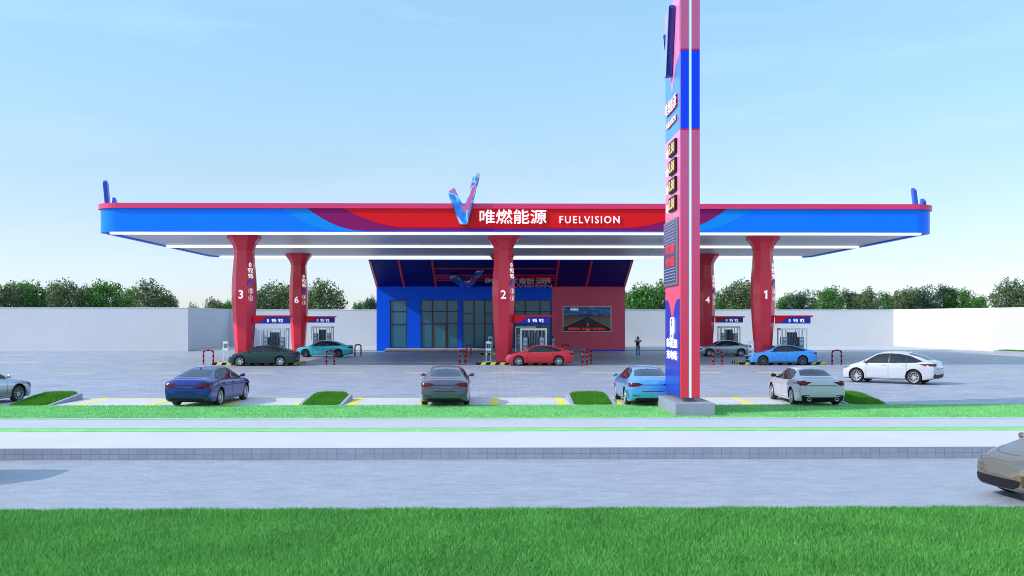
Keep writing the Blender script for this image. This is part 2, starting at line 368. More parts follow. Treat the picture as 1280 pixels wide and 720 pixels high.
# grass blades as one mesh
def blades(name, n, sample, h, w, m, lean=0.35, parent=None):
    P = sample(n); N_ = len(P)
    ang = rng.uniform(0, 2 * math.pi, N_); d = np.stack([np.cos(ang), np.sin(ang), 0 * ang], 1)
    hh = rng.uniform(0.6, 1.15, N_) * h; ww = rng.uniform(0.7, 1.2, N_) * w
    la = rng.uniform(0, 2 * math.pi, N_); ll = rng.uniform(0.1, 1, N_) * lean * hh
    tip = P + np.stack([np.cos(la) * ll, np.sin(la) * ll, hh], 1)
    V = np.empty((N_ * 3, 3)); V[0::3] = P - d * ww[:, None] / 2; V[1::3] = P + d * ww[:, None] / 2; V[2::3] = tip
    me = bpy.data.meshes.new(name); me.vertices.add(N_ * 3); me.vertices.foreach_set('co', V.ravel())
    me.loops.add(N_ * 3); me.loops.foreach_set('vertex_index', np.arange(N_ * 3))
    me.polygons.add(N_); me.polygons.foreach_set('loop_start', np.arange(N_) * 3)
    try: me.polygons.foreach_set('loop_total', np.full(N_, 3))
    except Exception: pass
    me.update(calc_edges=True)
    return link(name, me, m, parent)
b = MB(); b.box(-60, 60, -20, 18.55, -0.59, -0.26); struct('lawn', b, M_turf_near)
def samp(n):
    y = rng.uniform(10.5, 18.75, n); x = rng.uniform(-1, 1, n) * (y * 0.52 + 3.5)
    edge = 18.62 + 0.05 * np.sin(x * 3.1) + 0.04 * np.sin(x * 7.7)
    y = np.minimum(y, edge - rng.uniform(0, 0.1, n))
    return np.stack([x, y, np.full(n, -0.262)], 1)
tag(blades('grass', 420000, samp, 0.078, 0.013, M_blade, 1.1), kind='stuff', label='dense bright green mown lawn in front of the road', cat='grass')
def samp2(n):
    x = rng.uniform(-32, 32, n); y = rng.uniform(33.0, 37.84, n)
    return np.stack([x, y, np.full(n, 0.028)], 1)
M_blade3 = island_mat('strip_blades', (0.17, 0.50, 0.16), (0.31, 0.64, 0.28), 0.6, 0.25)
tag(blades('verge_grass', 200000, samp2, 0.05, 0.022, M_blade3), kind='stuff', label='short light green grass on the strip before the parking bays', cat='grass')

# ------------------------------------------------------------------ planters
def planter(x0, x1, y0, y1, label, ramp=True):
    """kerbed bed whose kerb rises from flush at the near end to full height at the far end"""
    t = thing('planting_bed', label, 'planter', ((x0 + x1) / 2, (y0 + y1) / 2, 0), group='kerbed grass beds between the parking bays')
    hx, hy = (x1 - x0) / 2, (y1 - y0) / 2
    def kz(y): return 0.26 * (min(1.0, max(0.06, (y + hy) / (2 * hy) * 1.15)) if ramp else 1.0)
    def rr(hx, hy, r, n=6):
        pts = []
        for cx, cy, a in ((hx - r, -hy + r, -90), (hx - r, hy - r, 0), (-hx + r, hy - r, 90), (-hx + r, -hy + r, 180)):
            for k in range(n + 1): q = R(a + 90 * k / n); pts.append((cx + r * math.cos(q), cy + r * math.sin(q)))
            if cx > 0 and cy < 0:
                pts += [(hx, -hy + r + (2 * hy - 2 * r) * k / 5) for k in range(1, 5)]
            if cx < 0 and cy > 0:
                pts += [(-hx, hy - r - (2 * hy - 2 * r) * k / 5) for k in range(1, 5)]
        return pts
    o, i = rr(hx, hy, 0.5), rr(hx - 0.13, hy - 0.13, 0.38)
    b = MB(); n = len(o)
    for (A, f0, B, f1) in ((o, 0, o, 1), (o, 1, i, 1), (i, 1, i, 0)):
        b.add([(x, y, f0 * kz(y)) for x, y in A] + [(x, y, f1 * kz(y)) for x, y in B], [(k, (k + 1) % n, n + (k + 1) % n, n + k) for k in range(n)])
    b.build('kerb', M_kerbstone, t)
    b = MB(); b.add([(x, y, kz(y) - .04) for x, y in i], [tuple(range(n))]); b.v += [(x, y, .005) for x, y in i]; b.f += [(k, (k + 1) % n, n + (k + 1) % n, n + k) for k in range(n)]; b.m += [0] * n
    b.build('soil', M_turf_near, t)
    def s(n):
        a = rng.uniform(-1, 1, (n, 2)); x = a[:, 0] * (hx - 0.16); y = a[:, 1] * (hy - 0.16)
        ok = ((np.abs(a[:, 0]) ** 4 + np.abs(a[:, 1]) ** 4) < 1.1); x, y, a = x[ok], y[ok], a[ok]
        z = np.array([kz(v) for v in y]) - .05
        return np.stack([x, y, z + 0.03 * (1 - a[:, 0] ** 2)], 1)
    g = blades('grass', 12000, s, 0.12, 0.026, M_blade2, 0.6, t); g['kind'] = 'stuff'
    return t
PL = [((-18.75, -17.02, 37.9, 41.6), 'kerbed grass bed at the left end of the parking bays, beside the silver sedan'),
      ((-7.6, -5.9, 37.9, 41.3), 'kerbed grass bed between the dark blue sedan and the grey sedan'),
      ((2.85, 4.6, 37.9, 41.3), 'kerbed grass bed just left of the sky blue sedan seen from behind'),
      ((13.5, 15.2, 37.9, 41.3), 'kerbed grass bed right of the white sedan and near the white SUV')]
for a, l in PL: planter(*a, l)
t = planter(48.0, 50.3, 90, 98, 'far kerbed grass bed against the right boundary wall', False); t['group'] = 'far beds'; del t['group']; t.rotation_euler = (0, 0, R(10.9)); t.location = (50.3, 93, 0)

# ------------------------------------------------------------------ boundary walls
def wall(x0, x1, y0, y1, h, label, rz=0.0):
    t = thing('boundary_wall', label, 'wall', ((x0 + x1) / 2, (y0 + y1) / 2, 0), rz)
    a, c = (x1 - x0) / 2, (y1 - y0) / 2
    b = MB(); b.box(-a, a, -c, c, 0, h); b.build('wall', M_wall, t)
    b = MB(); b.box(-a - .03, a + .03, -c - .03, c + .03, h, h + 0.07); b.build('coping', M_white, t, bevel=0.01)
wall(-75, -31.75, 102.9, 103.2, 4.43, 'white boundary wall at the left, nearest stretch left of the columns')
wall(-32.05, -31.75, 103.21, 118.8, 4.43, 'short white return wall behind column number 3, in shade')
wall(-32.05, 47.9, 118.81, 119.1, 4.38, 'long white boundary wall running behind the shop and pump islands')
wall(52.55, 52.85, 64.6, 122.0, 4.40, 'white side boundary wall along the right edge of the forecourt', R(10.9))

# ------------------------------------------------------------------ trees
def make_crown(seed, rx, rz, nleaf, size, m, ncl=70):
    r = np.random.default_rng(seed)
    # clumps spread through an uneven ellipsoid, leaves spread through the clumps
    c = r.normal(0, 1, (ncl, 3)); c /= np.linalg.norm(c, axis=1)[:, None]; c *= (r.uniform(0.25, 1.0, ncl) ** 0.6)[:, None]
    c[:, 0] *= rx * 0.86; c[:, 1] *= rx * 0.86; c[:, 2] = c[:, 2] * rz * 0.84
    c[:, 2] += 0.25 * r.normal(0, 1, ncl)
    rad = r.uniform(0.38, 0.85, ncl) * rx / 2.6
    idx = r.choice(ncl, nleaf, p=rad ** 2 / (rad ** 2).sum())
    d = r.normal(0, 1, (nleaf, 3)); d /= np.linalg.norm(d, axis=1)[:, None]
    P = c[idx] + d * (rad[idx] * r.uniform(0.1, 1.5, nleaf) ** 0.6)[:, None]
    a = r.normal(0, 1, (nleaf, 3)); a /= np.linalg.norm(a, axis=1)[:, None]
    b_ = np.cross(a, r.normal(0, 1, (nleaf, 3))); b_ /= np.linalg.norm(b_, axis=1)[:, None]
    s = (size * r.uniform(0.6, 1.3, nleaf))[:, None]
    V = np.empty((nleaf * 4, 3)); V[0::4] = P - a * s; V[1::4] = P + b_ * s * 0.5; V[2::4] = P + a * s; V[3::4] = P - b_ * s * 0.5
    me = bpy.data.meshes.new('crown'); me.vertices.add(nleaf * 4); me.vertices.foreach_set('co', V.ravel())
    me.loops.add(nleaf * 4); me.loops.foreach_set('vertex_index', np.arange(nleaf * 4))
    me.polygons.add(nleaf); me.polygons.foreach_set('loop_start', np.arange(nleaf) * 4)
    me.update(calc_edges=True); return me, c
CROWNS = []
for i, (rx, rz, n, m) in enumerate([(2.9, 2.6, 9000, 0), (2.8, 2.5, 8500, 1), (2.9, 2.4, 9000, 2), (2.7, 2.7, 8500, 0), (3.0, 2.3, 9000, 1), (2.6, 2.6, 8000, 2)]):
    me, cl = make_crown(100 + i, rx, rz, int(n * .6), 0.155, m); me.materials.append(LEAFS[m])
    b = MB(); H = 5.2
    b.tube([(0, 0, -0.3), (0.04, 0, 1.2), (-0.03, 0.05, 2.6), (0.05, 0, 4.2), (0.0, 0.0, 6.6)], [0.24, 0.17, 0.14, 0.11, 0.03], 8)
    for q in cl[::4]:
        z0 = random.uniform(2.0, 4.2); e = Vector((q[0], q[1], q[2] + H))
        b.tube([(0, 0, z0), (e.x * .45, e.y * .45, z0 + (e.z - z0) * .6), tuple(e)], [0.07, 0.045, 0.015], 5)
    tm = b.build('trunk', M_bark, None, smooth=True); td = tm.data; bpy.data.objects.remove(tm)
    CROWNS.append((me, td, H))
KINDT = ['olive flecked', 'mid green', 'dark blue-green', 'olive flecked', 'mid green', 'dark blue-green']
TREES = []
# px centre, py of top, half width px, type, extra distance
row = [(-62, 352, 28, 4, 130), (-20, 350, 27, 2, 133), (8, 351, 24, 0, 127), (36, 348, 26, 1, 130), (62, 357, 20, 2, 135), (84, 348, 26, 0, 128), (110, 356, 20, 5, 134), (133, 348, 26, 1, 130), (160, 356, 20, 4, 135),
       (188, 349, 28, 3, 128), (210, 366, 16, 5, 132), (240, 376, 9, 2, 140), (268, 371, 13, 0, 138), (284, 373, 11, 1, 139),
       (340, 350, 30, 0, 128), (318, 362, 18, 1, 133), (404, 349, 29, 3, 128), (384, 360, 18, 4, 134), (448, 375, 13, 1, 140), (464, 370, 14, 5, 137), (486, 374, 14, 4, 140),
       (806, 352, 29, 1, 128), (832, 350, 28, 3, 131), (868, 352, 26, 2, 130), (785, 362, 18, 4, 134), (905, 362, 20, 4, 134), (925, 347, 26, 0, 128), (946, 358, 18, 5, 133),
       (985, 364, 16, 4, 137), (1004, 360, 20, 2, 133), (1034, 356, 22, 1, 130), (1060, 361, 18, 5, 134), (1083, 359, 20, 3, 131), (1108, 362, 18, 4, 134), (1130, 358, 22, 0, 130), (1156, 354, 22, 2, 131),
       (1180, 355, 20, 5, 133), (1203, 358, 20, 4, 132), (1224, 367, 16, 1, 135), (1262, 348, 26, 3, 124), (1285, 350, 26, 2, 128), (1312, 350, 26, 1, 128), (1345, 352, 28, 5, 128)]
ends = {36: 'in the tree row above the left end of the white wall'}
def where(px):
    if px < 0: return 'past the left edge'
    if px < 230: return 'above the near left boundary wall'
    if px < 300: return 'small and distant, left of column number 3'
    if px < 365: return 'between columns number 3 and 6'
    if px < 435: return 'right of column number 6'
    if px < 520: return 'low, at the left corner of the blue shop wall'
    if px < 845: return 'right of the red shop wall'
    if px < 900: return 'behind the tall price sign'
    if px < 950: return 'between columns number 4 and 1'
    if px < 1235: return 'over the wall right of column number 1'
    return 'above the side wall at the right edge'
cnt = {}
allw = [where(r_[0]) for r_ in row]
for i, (px, py, hw, ty, D) in enumerate(row):
    me, td, H = CROWNS[ty]
    Lt = (px - 640) / F * D; X = D * math.sin(YAW) + Lt * math.cos(YAW); Y = D * math.cos(YAW) - Lt * math.sin(YAW)
    top = CAMH + (399 - py) / F * D; rx = hw / F * D
    s = rx / 2.75
    w_ = where(px); same = [j for j, q in enumerate(allw) if q == w_]; p_ = same.index(i) + 1; tot = len(same)
    ordn = ['leftmost', 'second', 'third', 'fourth', 'fifth', 'sixth', 'seventh', 'eighth', 'ninth', 'tenth', 'eleventh', 'twelfth', 'thirteenth', 'fourteenth']
    pos = '' if tot == 1 else (', leftmost' if p_ == 1 else ', rightmost' if p_ == tot else ', %s from left' % ordn[p_ - 1])
    t = thing('leafy_tree', KINDT[ty] + ' tree ' + w_ + pos, 'tree', (X, Y, 0), random.uniform(0, 6.28), 'trees beyond the boundary wall')
    cz = max(s, 0.75); crown_top = 2.75
    c = bpy.data.objects.new('crown', me); COL.objects.link(c); c.parent = t
    c.scale = (s, s, cz); c.location = (0, 0, top - crown_top * cz)
    k = bpy.data.objects.new('trunk', td); COL.objects.link(k); k.parent = t; k.scale = (s, s, (top - crown_top * cz) / H)

# ------------------------------------------------------------------ canopy
XL, XR, YF, YB, ZB, ZT = -27.6, 30.55, 68.5, 97.0, 9.3, 11.25
XC = (XL + XR) / 2; YC = (YF + YB) / 2
def CX(px, Y=YF): return (px - 640) / F * Y + YAW * Y
def CZ(py, Y=YF): return CAMH + (399 - py) / F * Y
def rrect(x0, x1, y0, y1, r, n=10):
    pts = []
    for cx, cy, a in ((x1 - r, y0 + r, -90), (x1 - r, y1 - r, 0), (x0 + r, y1 - r, 90), (x0 + r, y0 + r, 180)):
        for k in range(n + 1): q = R(a + 90 * k / n); pts.append((cx + r * math.cos(q), cy + r * math.sin(q)))
    return pts
def ring(x0, x1, y0, y1, r, th, z0, z1):
    o = rrect(x0, x1, y0, y1, r); i = rrect(x0 + th, x1 - th, y0 + th, y1 - th, max(r - th, .05)); n = len(o); b = MB()
    for (A, za, B, zb) in ((o, z0, o, z1), (o, z1, i, z1), (i, z1, i, z0), (i, z0, o, z0)):
        b.add([(x, y, za) for x, y in A] + [(x, y, zb) for x, y in B], [(k, (k + 1) % n, n + (k + 1) % n, n + k) for k in range(n)])
    return b
can = thing('station_canopy', 'huge flat canopy over the pump islands with blue, purple and red fascia', 'canopy', (0, 0, 0))
ring(XL, XR, YF, YB, 1.6, 0.3, ZB, 10.9).build('fascia', M_blue, can)
ring(XL - .14, XR + .14, YF - .14, YB + .14, 1.7, 0.5, 10.9, ZT).build('top_band', M_pinkred, can, bevel=0.03)
b = MB(); b.prism(rrect(XL + .3, XR - .3, YF + .3, YB - .3, 1.3), (0, 0, ZB + .10), (1, 0, 0), (0, 1, 0), (0, 0, .1)); b.build('soffit', M_soffit, can)
b = MB(); b.prism(rrect(XL + .31, XR - .31, YF + .31, YB - .31, 1.3), (0, 0, 10.9), (1, 0, 0), (0, 1, 0), (0, 0, .1)); b.build('roof_deck', M_white, can)
for Y, th, x in ((YF + .32, 0.15, 1.0), (82.5, .08, .35), (YB - .7, .10, .9)):
    b = MB(); b.box(XL + x, XR - x, Y, Y + 0.35, ZB - th, ZB + 0.09); b.build('light_strip', M_led, can, bevel=0.02)
def swoosh(name, x0, w, yb, mtl, off):
    Xm = CX(647); zt_, zb_ = 10.895, CZ(yb)
    left = []
    for k in range(17):
        u = k / 16; left.append((CX(x0) + (CX(x0 + w) - CX(x0)) * u, zb_ + (zt_ - zb_) * (1 - u) ** 2))
    pts = left + [(2 * Xm - x, z) for x, z in left[::-1]]
    b = MB(); b.prism(pts, (0, YF - off, 0), (1, 0, 0), (0, 0, 1), (0, off + .02, 0)); b.build(name, mtl, can)
swoosh('light_blue_panel', 353, 75, 289.2, M_lblue, 0.008)
swoosh('purple_panel', 385, 72, 288.8, M_purple, 0.018)
swoosh('red_panel', 430, 82, 284.6, M_fred, 0.030)
text('name_lettering', '唯燃能源', (CX(641.3), YF - .03, CZ(271)), (1, 0, 0), (0, 0, 1), M_letter, can, w=CX(683.2) - CX(599.7), h=0.98, extrude=0.10, bold=0.011)
text('name_lettering', 'FUELVISION', (CX(737), YF - .03, CZ(274.6)), (1, 0, 0), (0, 0, 1), M_letter, can, w=CX(774.8) - CX(699.7), h=0.50, extrude=0.08, bold=0.006, space=1.25)

# the V emblem: bright metal shading from blue to pink
def emblem_mat():
    m = mat('emblem_metal', (0.1, 0.4, 0.9), 0.10, metal=0.8, coat=1.0); t = m.node_tree; b = t.nodes['Principled BSDF']
    tc = t.nodes.new('ShaderNodeTexCoord'); mp = t.nodes.new('ShaderNodeMapping'); mp.inputs['Scale'].default_value = (1, 1, 1)
    w = t.nodes.new('ShaderNodeTexNoise'); w.inputs['Scale'].default_value = 0.85; w.inputs['Detail'].default_value = 0.8; w.inputs['Distortion'].default_value = 1.0
    r = t.nodes.new('ShaderNodeValToRGB'); e = r.color_ramp.elements
    e[0].position = 0.30; e[0].color = (0.03, 0.14, 0.60, 1); e[1].position = 0.75; e[1].color = (0.85, 0.12, 0.35, 1)
    for p, c in ((0.42, (0.02, 0.30, 0.90, 1)), (0.47, (0.12, 0.55, 1.0, 1)), (0.51, (0.75, 0.85, 1.0, 1)), (0.57, (0.06, 0.22, 0.70, 1)), (0.65, (0.85, 0.16, 0.45, 1))):
        q = e.new(p); q.color = c
    k = t.links.new; k(tc.outputs['Object'], mp.inputs[0]); k(mp.outputs[0], w.inputs['Vector']); k(w.outputs['Fac'], r.inputs[0]); k(r.outputs[0], b.inputs['Base Color'])
    return m
M_emb = emblem_mat()
mat('emblem_lit_face', (0.45, 0.62, 0.85), 0.2, metal=0.5, coat=0.6)  # pale tone paints in the sunlit front of the pylon emblem
M_embdark = mat('emblem_unlit_side', (0.01, 0.03, 0.28), 0.2, metal=0.4, coat=0.8)  # dark tone paints in the unlit flank of the same emblem
M_fin = mat('fin_blue', (0.006, 0.05, 0.50), 0.25, coat=0.4)
VP = [(0.3, 41), (8, 46), (17.2, 27.0), (19, 26.2), (21, 26.2), (22.8, 27.5), (31.5, 60.5), (38, 64.8), (40.5, 62), (25.5, 2), (24, 0), (15.5, 0), (14, 1.5), (0, 38.5)]
PK = [(17.6, 24.0), (20, 22.5), (23.0, 24.5), (30.0, 45), (35.2, 50), (34.6, 46), (26.5, 19.5), (21.0, 15.5), (16.2, 22.5)]
def emblem(loc, rz, h, depth, label, mtl=None, w=None, part=None, basis=None, pink=True, group=None):
    s = h / 64.8; sx = (w / 40.5) if w else s
    P = [((x - 20.2) * sx, y * s) for x, y in VP]; Q = [((x - 20.2) * sx, y * s) for x, y in PK]
    if part is None:
        t = thing('emblem_sign', label, 'sign', loc, rz, group); o, u, v, n = (0, 0, 0), (1, 0, 0), (0, 0, 1), (0, -depth, 0)
        nm = 'emblem_body'
    else:
        t = part; o, u, v = loc, basis[0], basis[1]; n = tuple(Vector(u).cross(Vector(v)) * depth); nm = 'emblem'
    b = MB(); b.prism(P, o, u, v, n); e = b.build(nm, mtl or M_emb, t, bevel=min(0.07, depth * .3))
    if pink:
        nn = Vector(n).normalized()
        b = MB(); b.prism(Q, Vector(o) + Vector(n) - nn * 0.01, u, v, nn * 0.035); b.build('pink_inlay', MATS['emblem_pink'], t if part is None else e, bevel=0.01)
    return t
mat('emblem_pink', (0.85, 0.10, 0.32), 0.15, metal=0.3, coat=0.8)
emblem((CX(580.3), YF - .04, CZ(281.5)), 0, 65 / F * YF, 0.42, 'large glossy blue and pink V emblem rising over the canopy edge beside the white lettering', group='V emblems on the canopy edge')
emblem((XL + .31, 71.1, 9.6), R(-90), 3.45, 0.30, 'deep blue V emblem on the left end of the canopy', M_fin, group='V emblems on the canopy edge', pink=False, w=2.1)
emblem((XR - .31, 71.3, 9.6), R(90), 3.3, 0.30, 'deep blue V emblem on the right end of the canopy', M_fin, group='V emblems on the canopy edge', pink=False, w=2.1)

# ------------------------------------------------------------------ columns, islands and pumps
PROF = [(0.18, 0.70), (1.2, 0.76), (2.4, 0.86), (3.6, 0.95), (4.8, 1.02), (5.6, 1.04), (6.4, 0.99), (7.2, 0.90), (7.9, 0.84), (8.35, 0.83)]
STEPS = [(8.36, 0.87, 8.48), (8.48, 0.92, 8.60), (8.60, 0.98, 8.72), (8.72, 1.06, 8.84), (8.84, 1.16, 8.96), (8.96, 1.27, 9.08), (9.08, 1.40, 9.395)]
def octo(s): 
    a, c = 0.80 * s, 0.40 * s; d, e = 0.85 * s, 0.38 * s
    return [(c, -d), (a, -e), (a, e), (c, d), (-c, d), (-a, e), (-a, -e), (-c, -d)]
def pscale(z):
    for (z0, s0), (z1, s1) in zip(PROF, PROF[1:]):
        if z <= z1: return s0 + (s1 - s0) * (z - z0) / (z1 - z0)
    return PROF[-1][1]
def column(X, Y, num, label):
    t = thing('canopy_column', label, 'column', (X, Y, 0), group='red columns carrying the canopy')
    b = MB(); zs = np.linspace(0.18, 8.35, 40); ss = [float(np.interp(z, [p[0] for p in PROF], [p[1] for p in PROF])) for z in zs]
    ss = np.convolve(np.pad(ss, 3, 'edge'), np.ones(7) / 7, 'valid')
    vs = [(x, y, z) for z, s in zip(zs, ss) for x, y in octo(s)]; fs = []
    for i in range(len(zs) - 1):
        for k in range(8): fs.append((i * 8 + k, i * 8 + (k + 1) % 8, (i + 1) * 8 + (k + 1) % 8, (i + 1) * 8 + k))
    b.add(vs, fs); b.build('shaft', M_red, t, smooth=True, auto=25)
    b = MB()
    prev = 0.83
    for z0, s, z1 in STEPS:
        o = octo(s); b.add([(x, y, z0) for x, y in octo(prev)] + [(x, y, z0 + .09) for x, y in o] + [(x, y, z1) for x, y in o],
            [(k, (k + 1) % 8, 8 + (k + 1) % 8, 8 + k) for k in range(8)] + [(8 + k, 8 + (k + 1) % 8, 16 + (k + 1) % 8, 16 + k) for k in range(8)] + [tuple(range(16, 24))])
        prev = s
    b.build('capital', M_red, t)
    s = float(np.interp(5.1, zs, ss)); 
    if num == '1':
        q = MB(); q.prism([(-.06, -.31), (.06, -.31), (.06, .31), (-.03, .31), (-.17, .20), (-.17, .10), (-.06, .17)], (.02, -0.85 * s - .02, 5.1), (1, 0, 0), (0, 0, 1), (0, -.04, 0)); q.build('number', M_letter, t)
    else: text('number', num, (-.02, -0.85 * s - .02, 5.1), (1, 0, 0), (0, 0, 1), M_letter, t, h=0.62, extrude=0.04, bold=0.012)
    # chamfer lettering on the right front facet
    u = Vector((0.40, 0.47, 0)).normalized()
    for z, tx, hh in ((7.25, '0', .34), (6.85, '92', .34), (6.43, '95', .34), (5.35, '5', .22), (4.83, '1', .22)):
        s = float(np.interp(z, zs, ss)); ds = (float(np.interp(z + .1, zs, ss)) - float(np.interp(z - .1, zs, ss))) / .2
        n = u.cross(Vector((0, 0, 1)))
        v = (Vector((0, 0, 1)) + n * 0.72 * ds).normalized()
        c = Vector((0.60 * s, -0.615 * s, z)); nn = u.cross(v).normalized(); c += nn * 0.03
        text('marking', tx, c, u, v, M_letter, t, h=hh, extrude=0.03, bold=0.02)
        if z < 6:
            b = MB(); th = [2 * math.pi * k / 20 for k in range(21)]
            b.tube([c + u * math.cos(q) * .19 + v * math.sin(q) * .19 for q in th], 0.010, 5); b.build('marking', M_letter, t)
    z = 5.95; s = float(np.interp(z, zs, ss)); v = Vector((0, 0, 1)); c = Vector((0.60 * s, -0.615 * s, z)) + u.cross(v) * 0.05
    b = MB(); b.prism([(-.22, -.2), (-.02, -.2), (-.08, -.1), (.2, .2), (.06, .24), (-.16, 0), (-.22, .04)], c, u, v, u.cross(v) * 0.03); b.build('arrow_mark', M_blue, t)
    return t
CXS = (-18.5, 0.5, 19.65); CYS = (73.25, 93.3)
nums = {(0, 0): '3', (1, 0): '2', (2, 0): '1', (0, 1): '6', (1, 1): '5', (2, 1): '4'}
def island(X, Y, where_, grp):
    t = thing('pump_island', 'raised pump island with yellow and black kerb under ' + where_, 'island', (X, Y, 0), group='pump islands')
    b = MB(); b.box(-1.92, 4.15, -1.28, 1.28, 0.0, 0.16); b.build('base', M_kerb, t, bevel=0.02)
    b = MB(); n = 18; st = 6.15 / n
    for k in range(n):
        x = -1.96 + k * st
        for y0, y1 in ((-1.34, -1.283), (1.283, 1.34)):
            sk = 0.06
            vs = [(x - sk, y0, .01), (x + st - sk, y0, .01), (x + st + sk, y0, .185), (x + sk, y0, .185), (x - sk, y1, .01), (x + st - sk, y1, .01), (x + st + sk, y1, .185), (x + sk, y1, .185)]
            b.add(vs, [(0, 1, 2, 3), (5, 4, 7, 6), (3, 2, 6, 7), (0, 4, 5, 1), (4, 0, 3, 7), (1, 5, 6, 2)], k % 2)
    for x0, x1 in ((-1.99, -1.923), (4.153, 4.21)):
        for k in range(7): b.box(x0, x1, -1.28 + k * .366, -1.28 + (k + 1) * .366, .01, .185, k % 2)
    b.build('striped_kerb', [M_black, M_byel], t)
    # illuminated grade board fixed to the column
    g = thing('grade_board', 'red and blue board reading 0 95 92 fixed to ' + where_, 'sign', (X, Y - .35, 0), group='fuel grade boards on the columns')
    b = MB(); b.box(.83, 3.40, -.14, .14, 2.98, 3.46); b.build('panel', M_dblue, g, bevel=0.02)
    b = MB(); b.box(.78, 3.55, -.19, .19, 3.461, 3.58); b.build('top_strip', M_fred, g, bevel=0.01)
    b = MB(); b.prism([(.78, 3.06), (1.15, 3.06), (1.75, 3.461), (.78, 3.461)], (0, -.165, 0), (1, 0, 0), (0, 0, 1), (0, .02, 0)); b.build('red_corner', M_fred, g)
    for tx, cx, ww in (('0', 1.84, .14), ('95', 2.28, .34), ('92', 2.76, .34)):
        text('number', tx, (cx, -.141, 3.20), (1, 0, 0), (0, 0, 1), M_letter, g, w=ww, h=.25, extrude=0.02, bold=0.02)
    # pump
    d = thing('fuel_dispenser', 'grey fuel dispenser in a white frame on the island at ' + where_, 'fuel pump', (X + 2.2, Y + .1, .16), group='fuel dispensers')
    b = MB(); b.box(-.42, .42, -.38, .38, 0, .95); b.box(-.30, .30, -.30, .30, .95, 2.18); b.build('hose_mast', M_steel, d, bevel=0.02)
    for s in (-1, 1):
        b = MB(); x0, x1 = (.43, .80) if s > 0 else (-.80, -.43)
        b.box(x0, x1, -.34, .34, 0, 1.82); c = b.build('cabinet', M_steel, d, bevel=0.02)
        for z in (.85, 1.22, 1.55):
            b = MB(); b.box(x0 + .06, x1 - .06, -.355, -.34, z, z + .22 if z < 1.5 else z + .2); b.build('display', M_screen, c)
    for k in range(5):
        x = -.24 + k * .12
        b = MB(); b.tube([(x, -.34, .35 + .1 * (k % 2)), (x + .02, -.45, .9), (x, -.40, 1.6), (x, -.32, 2.15)], .026, 6); b.build('hose', M_black, d, smooth=True)
        b = MB(); b.box(x - .04, x + .04, -.44, -.36, 1.0, 1.22); b.build('nozzle', M_black, d)
    b = MB()
    for x in (-.92, .92):
        for y in (-.5, .5): b.box(x - .045, x + .045, y - .045, y + .045, 0, 2.33)
    b.box(-.97, .97, -.56, .56, 2.33, 2.47)
    for x in (-.62, -.36, .36, .62): b.box(x - .03, x + .03, .30, .36, 1.82, 2.33)
    b.build('white_frame', M_white, d, bevel=0.01)
    # service stand at the left end
    w = thing('service_stand', 'white upright service stand at the left end of the island by ' + where_, 'stand', (X - 1.1, Y - .95, .17), group='white service stands on the islands')
    b = MB()
    for x in (-.17, .17):
        b.box(x - .022, x + .022, -.02, .03, 0, 1.5)
    b.box(-.17, .17, -.02, .03, .02, .07); b.build('frame', M_white, w)
    for z0, z1, x in ((.85, 1.02, .20), (1.36, 1.52, .17)):
        b = MB(); b.box(-x, x, -.10, .06, z0, z1); b.build('tray', M_white, w, bevel=0.01)
col_desc = {'3': 'column number 3, front left', '2': 'column number 2, front centre', '1': 'column number 1, front right', '6': 'column number 6, rear left', '5': 'column number 5, rear centre', '4': 'column number 4, rear right'}
for (i, j), nm in nums.items():
    X, Y = CXS[i], CYS[j]
    lb = 'flared red faceted column number %s, %s of the two rows' % (nm, {'3': 'front left', '2': 'front centre', '1': 'front right', '6': 'rear left', '5': 'rear centre, mostly hidden by number 2', '4': 'rear right, partly behind the price sign'}[nm])
    column(X, Y, nm, lb); island(X, Y, 'column number ' + nm, None)

# hoop guards
def hoop_proto():
    t = thing('hoop_guard', 'x', 'bollard', (0, 0, 0), group='red and black hoop guards at the island ends')
    b = MB(); pts = []; mi = []
    r = .2; hw = .36; H = 1.02
    path = [(-hw, z) for z in np.linspace(0, H - r, 6)]
    path += [(-hw + r - r * math.cos(q), H - r + r * math.sin(q)) for q in np.linspace(0.3, math.pi / 2, 4)]
    path += [(hw - r + r * math.sin(q), H - r + r * math.cos(q)) for q in np.linspace(0, math.pi / 2 - .3, 4)]
    path += [(hw, z) for z in np.linspace(H - r, 0, 6)]
    P = [Vector((x, 0, z)) for x, z in path]
    # resample
    d = [0]
    for a, c in zip(P, P[1:]): d.append(d[-1] + (c - a).length)
    n = 60; Q = []
    for k in range(n + 1):
        s = d[-1] * k / n; j = max(i for i in range(len(d)) if d[i] <= s + 1e-9); j = min(j, len(P) - 2)
        Q.append(P[j].lerp(P[j + 1], (s - d[j]) / (d[j + 1] - d[j])))
    b.tube(Q, .062, 10, mi=[(k // 4) % 2 for k in range(n + 1)]); b.build('hoop', [M_bred, M_black], t, smooth=True)
    for x in (-hw, hw):
        b = MB(); b.lathe([(0.0, 0.02), (.11, .02), (.11, 0)], 14, M=Matrix.Translation((x, 0, 0))); b.build('foot_plate', M_black, t)
    return t
hp = hoop_proto()
HO = [(260.5, 455.2, 0, 'left of the island at column number 3'), (413, 456, 48, 'right of the dark green sedan'), (578, 455.5, 58, 'left of the island at column number 2'),
      (731, 456.5, 60, 'right of the red sedan, nearer of two'), (733.5, 454.8, 20, 'right of the red sedan, just behind another hoop'), (897, 456, 12, 'left of the sky blue sedan under the canopy'), (1046, 455.5, 8, 'right of the sky blue sedan under the canopy'),
      (447.5, 445.2, 50, 'right of the turquoise sedan'), (586, 445.3, 60, 'left of the rear island behind column number 2'), (707, 445.5, 15, 'behind the tail of the red sedan'), (843, 445, 20, 'behind the tall price sign')]
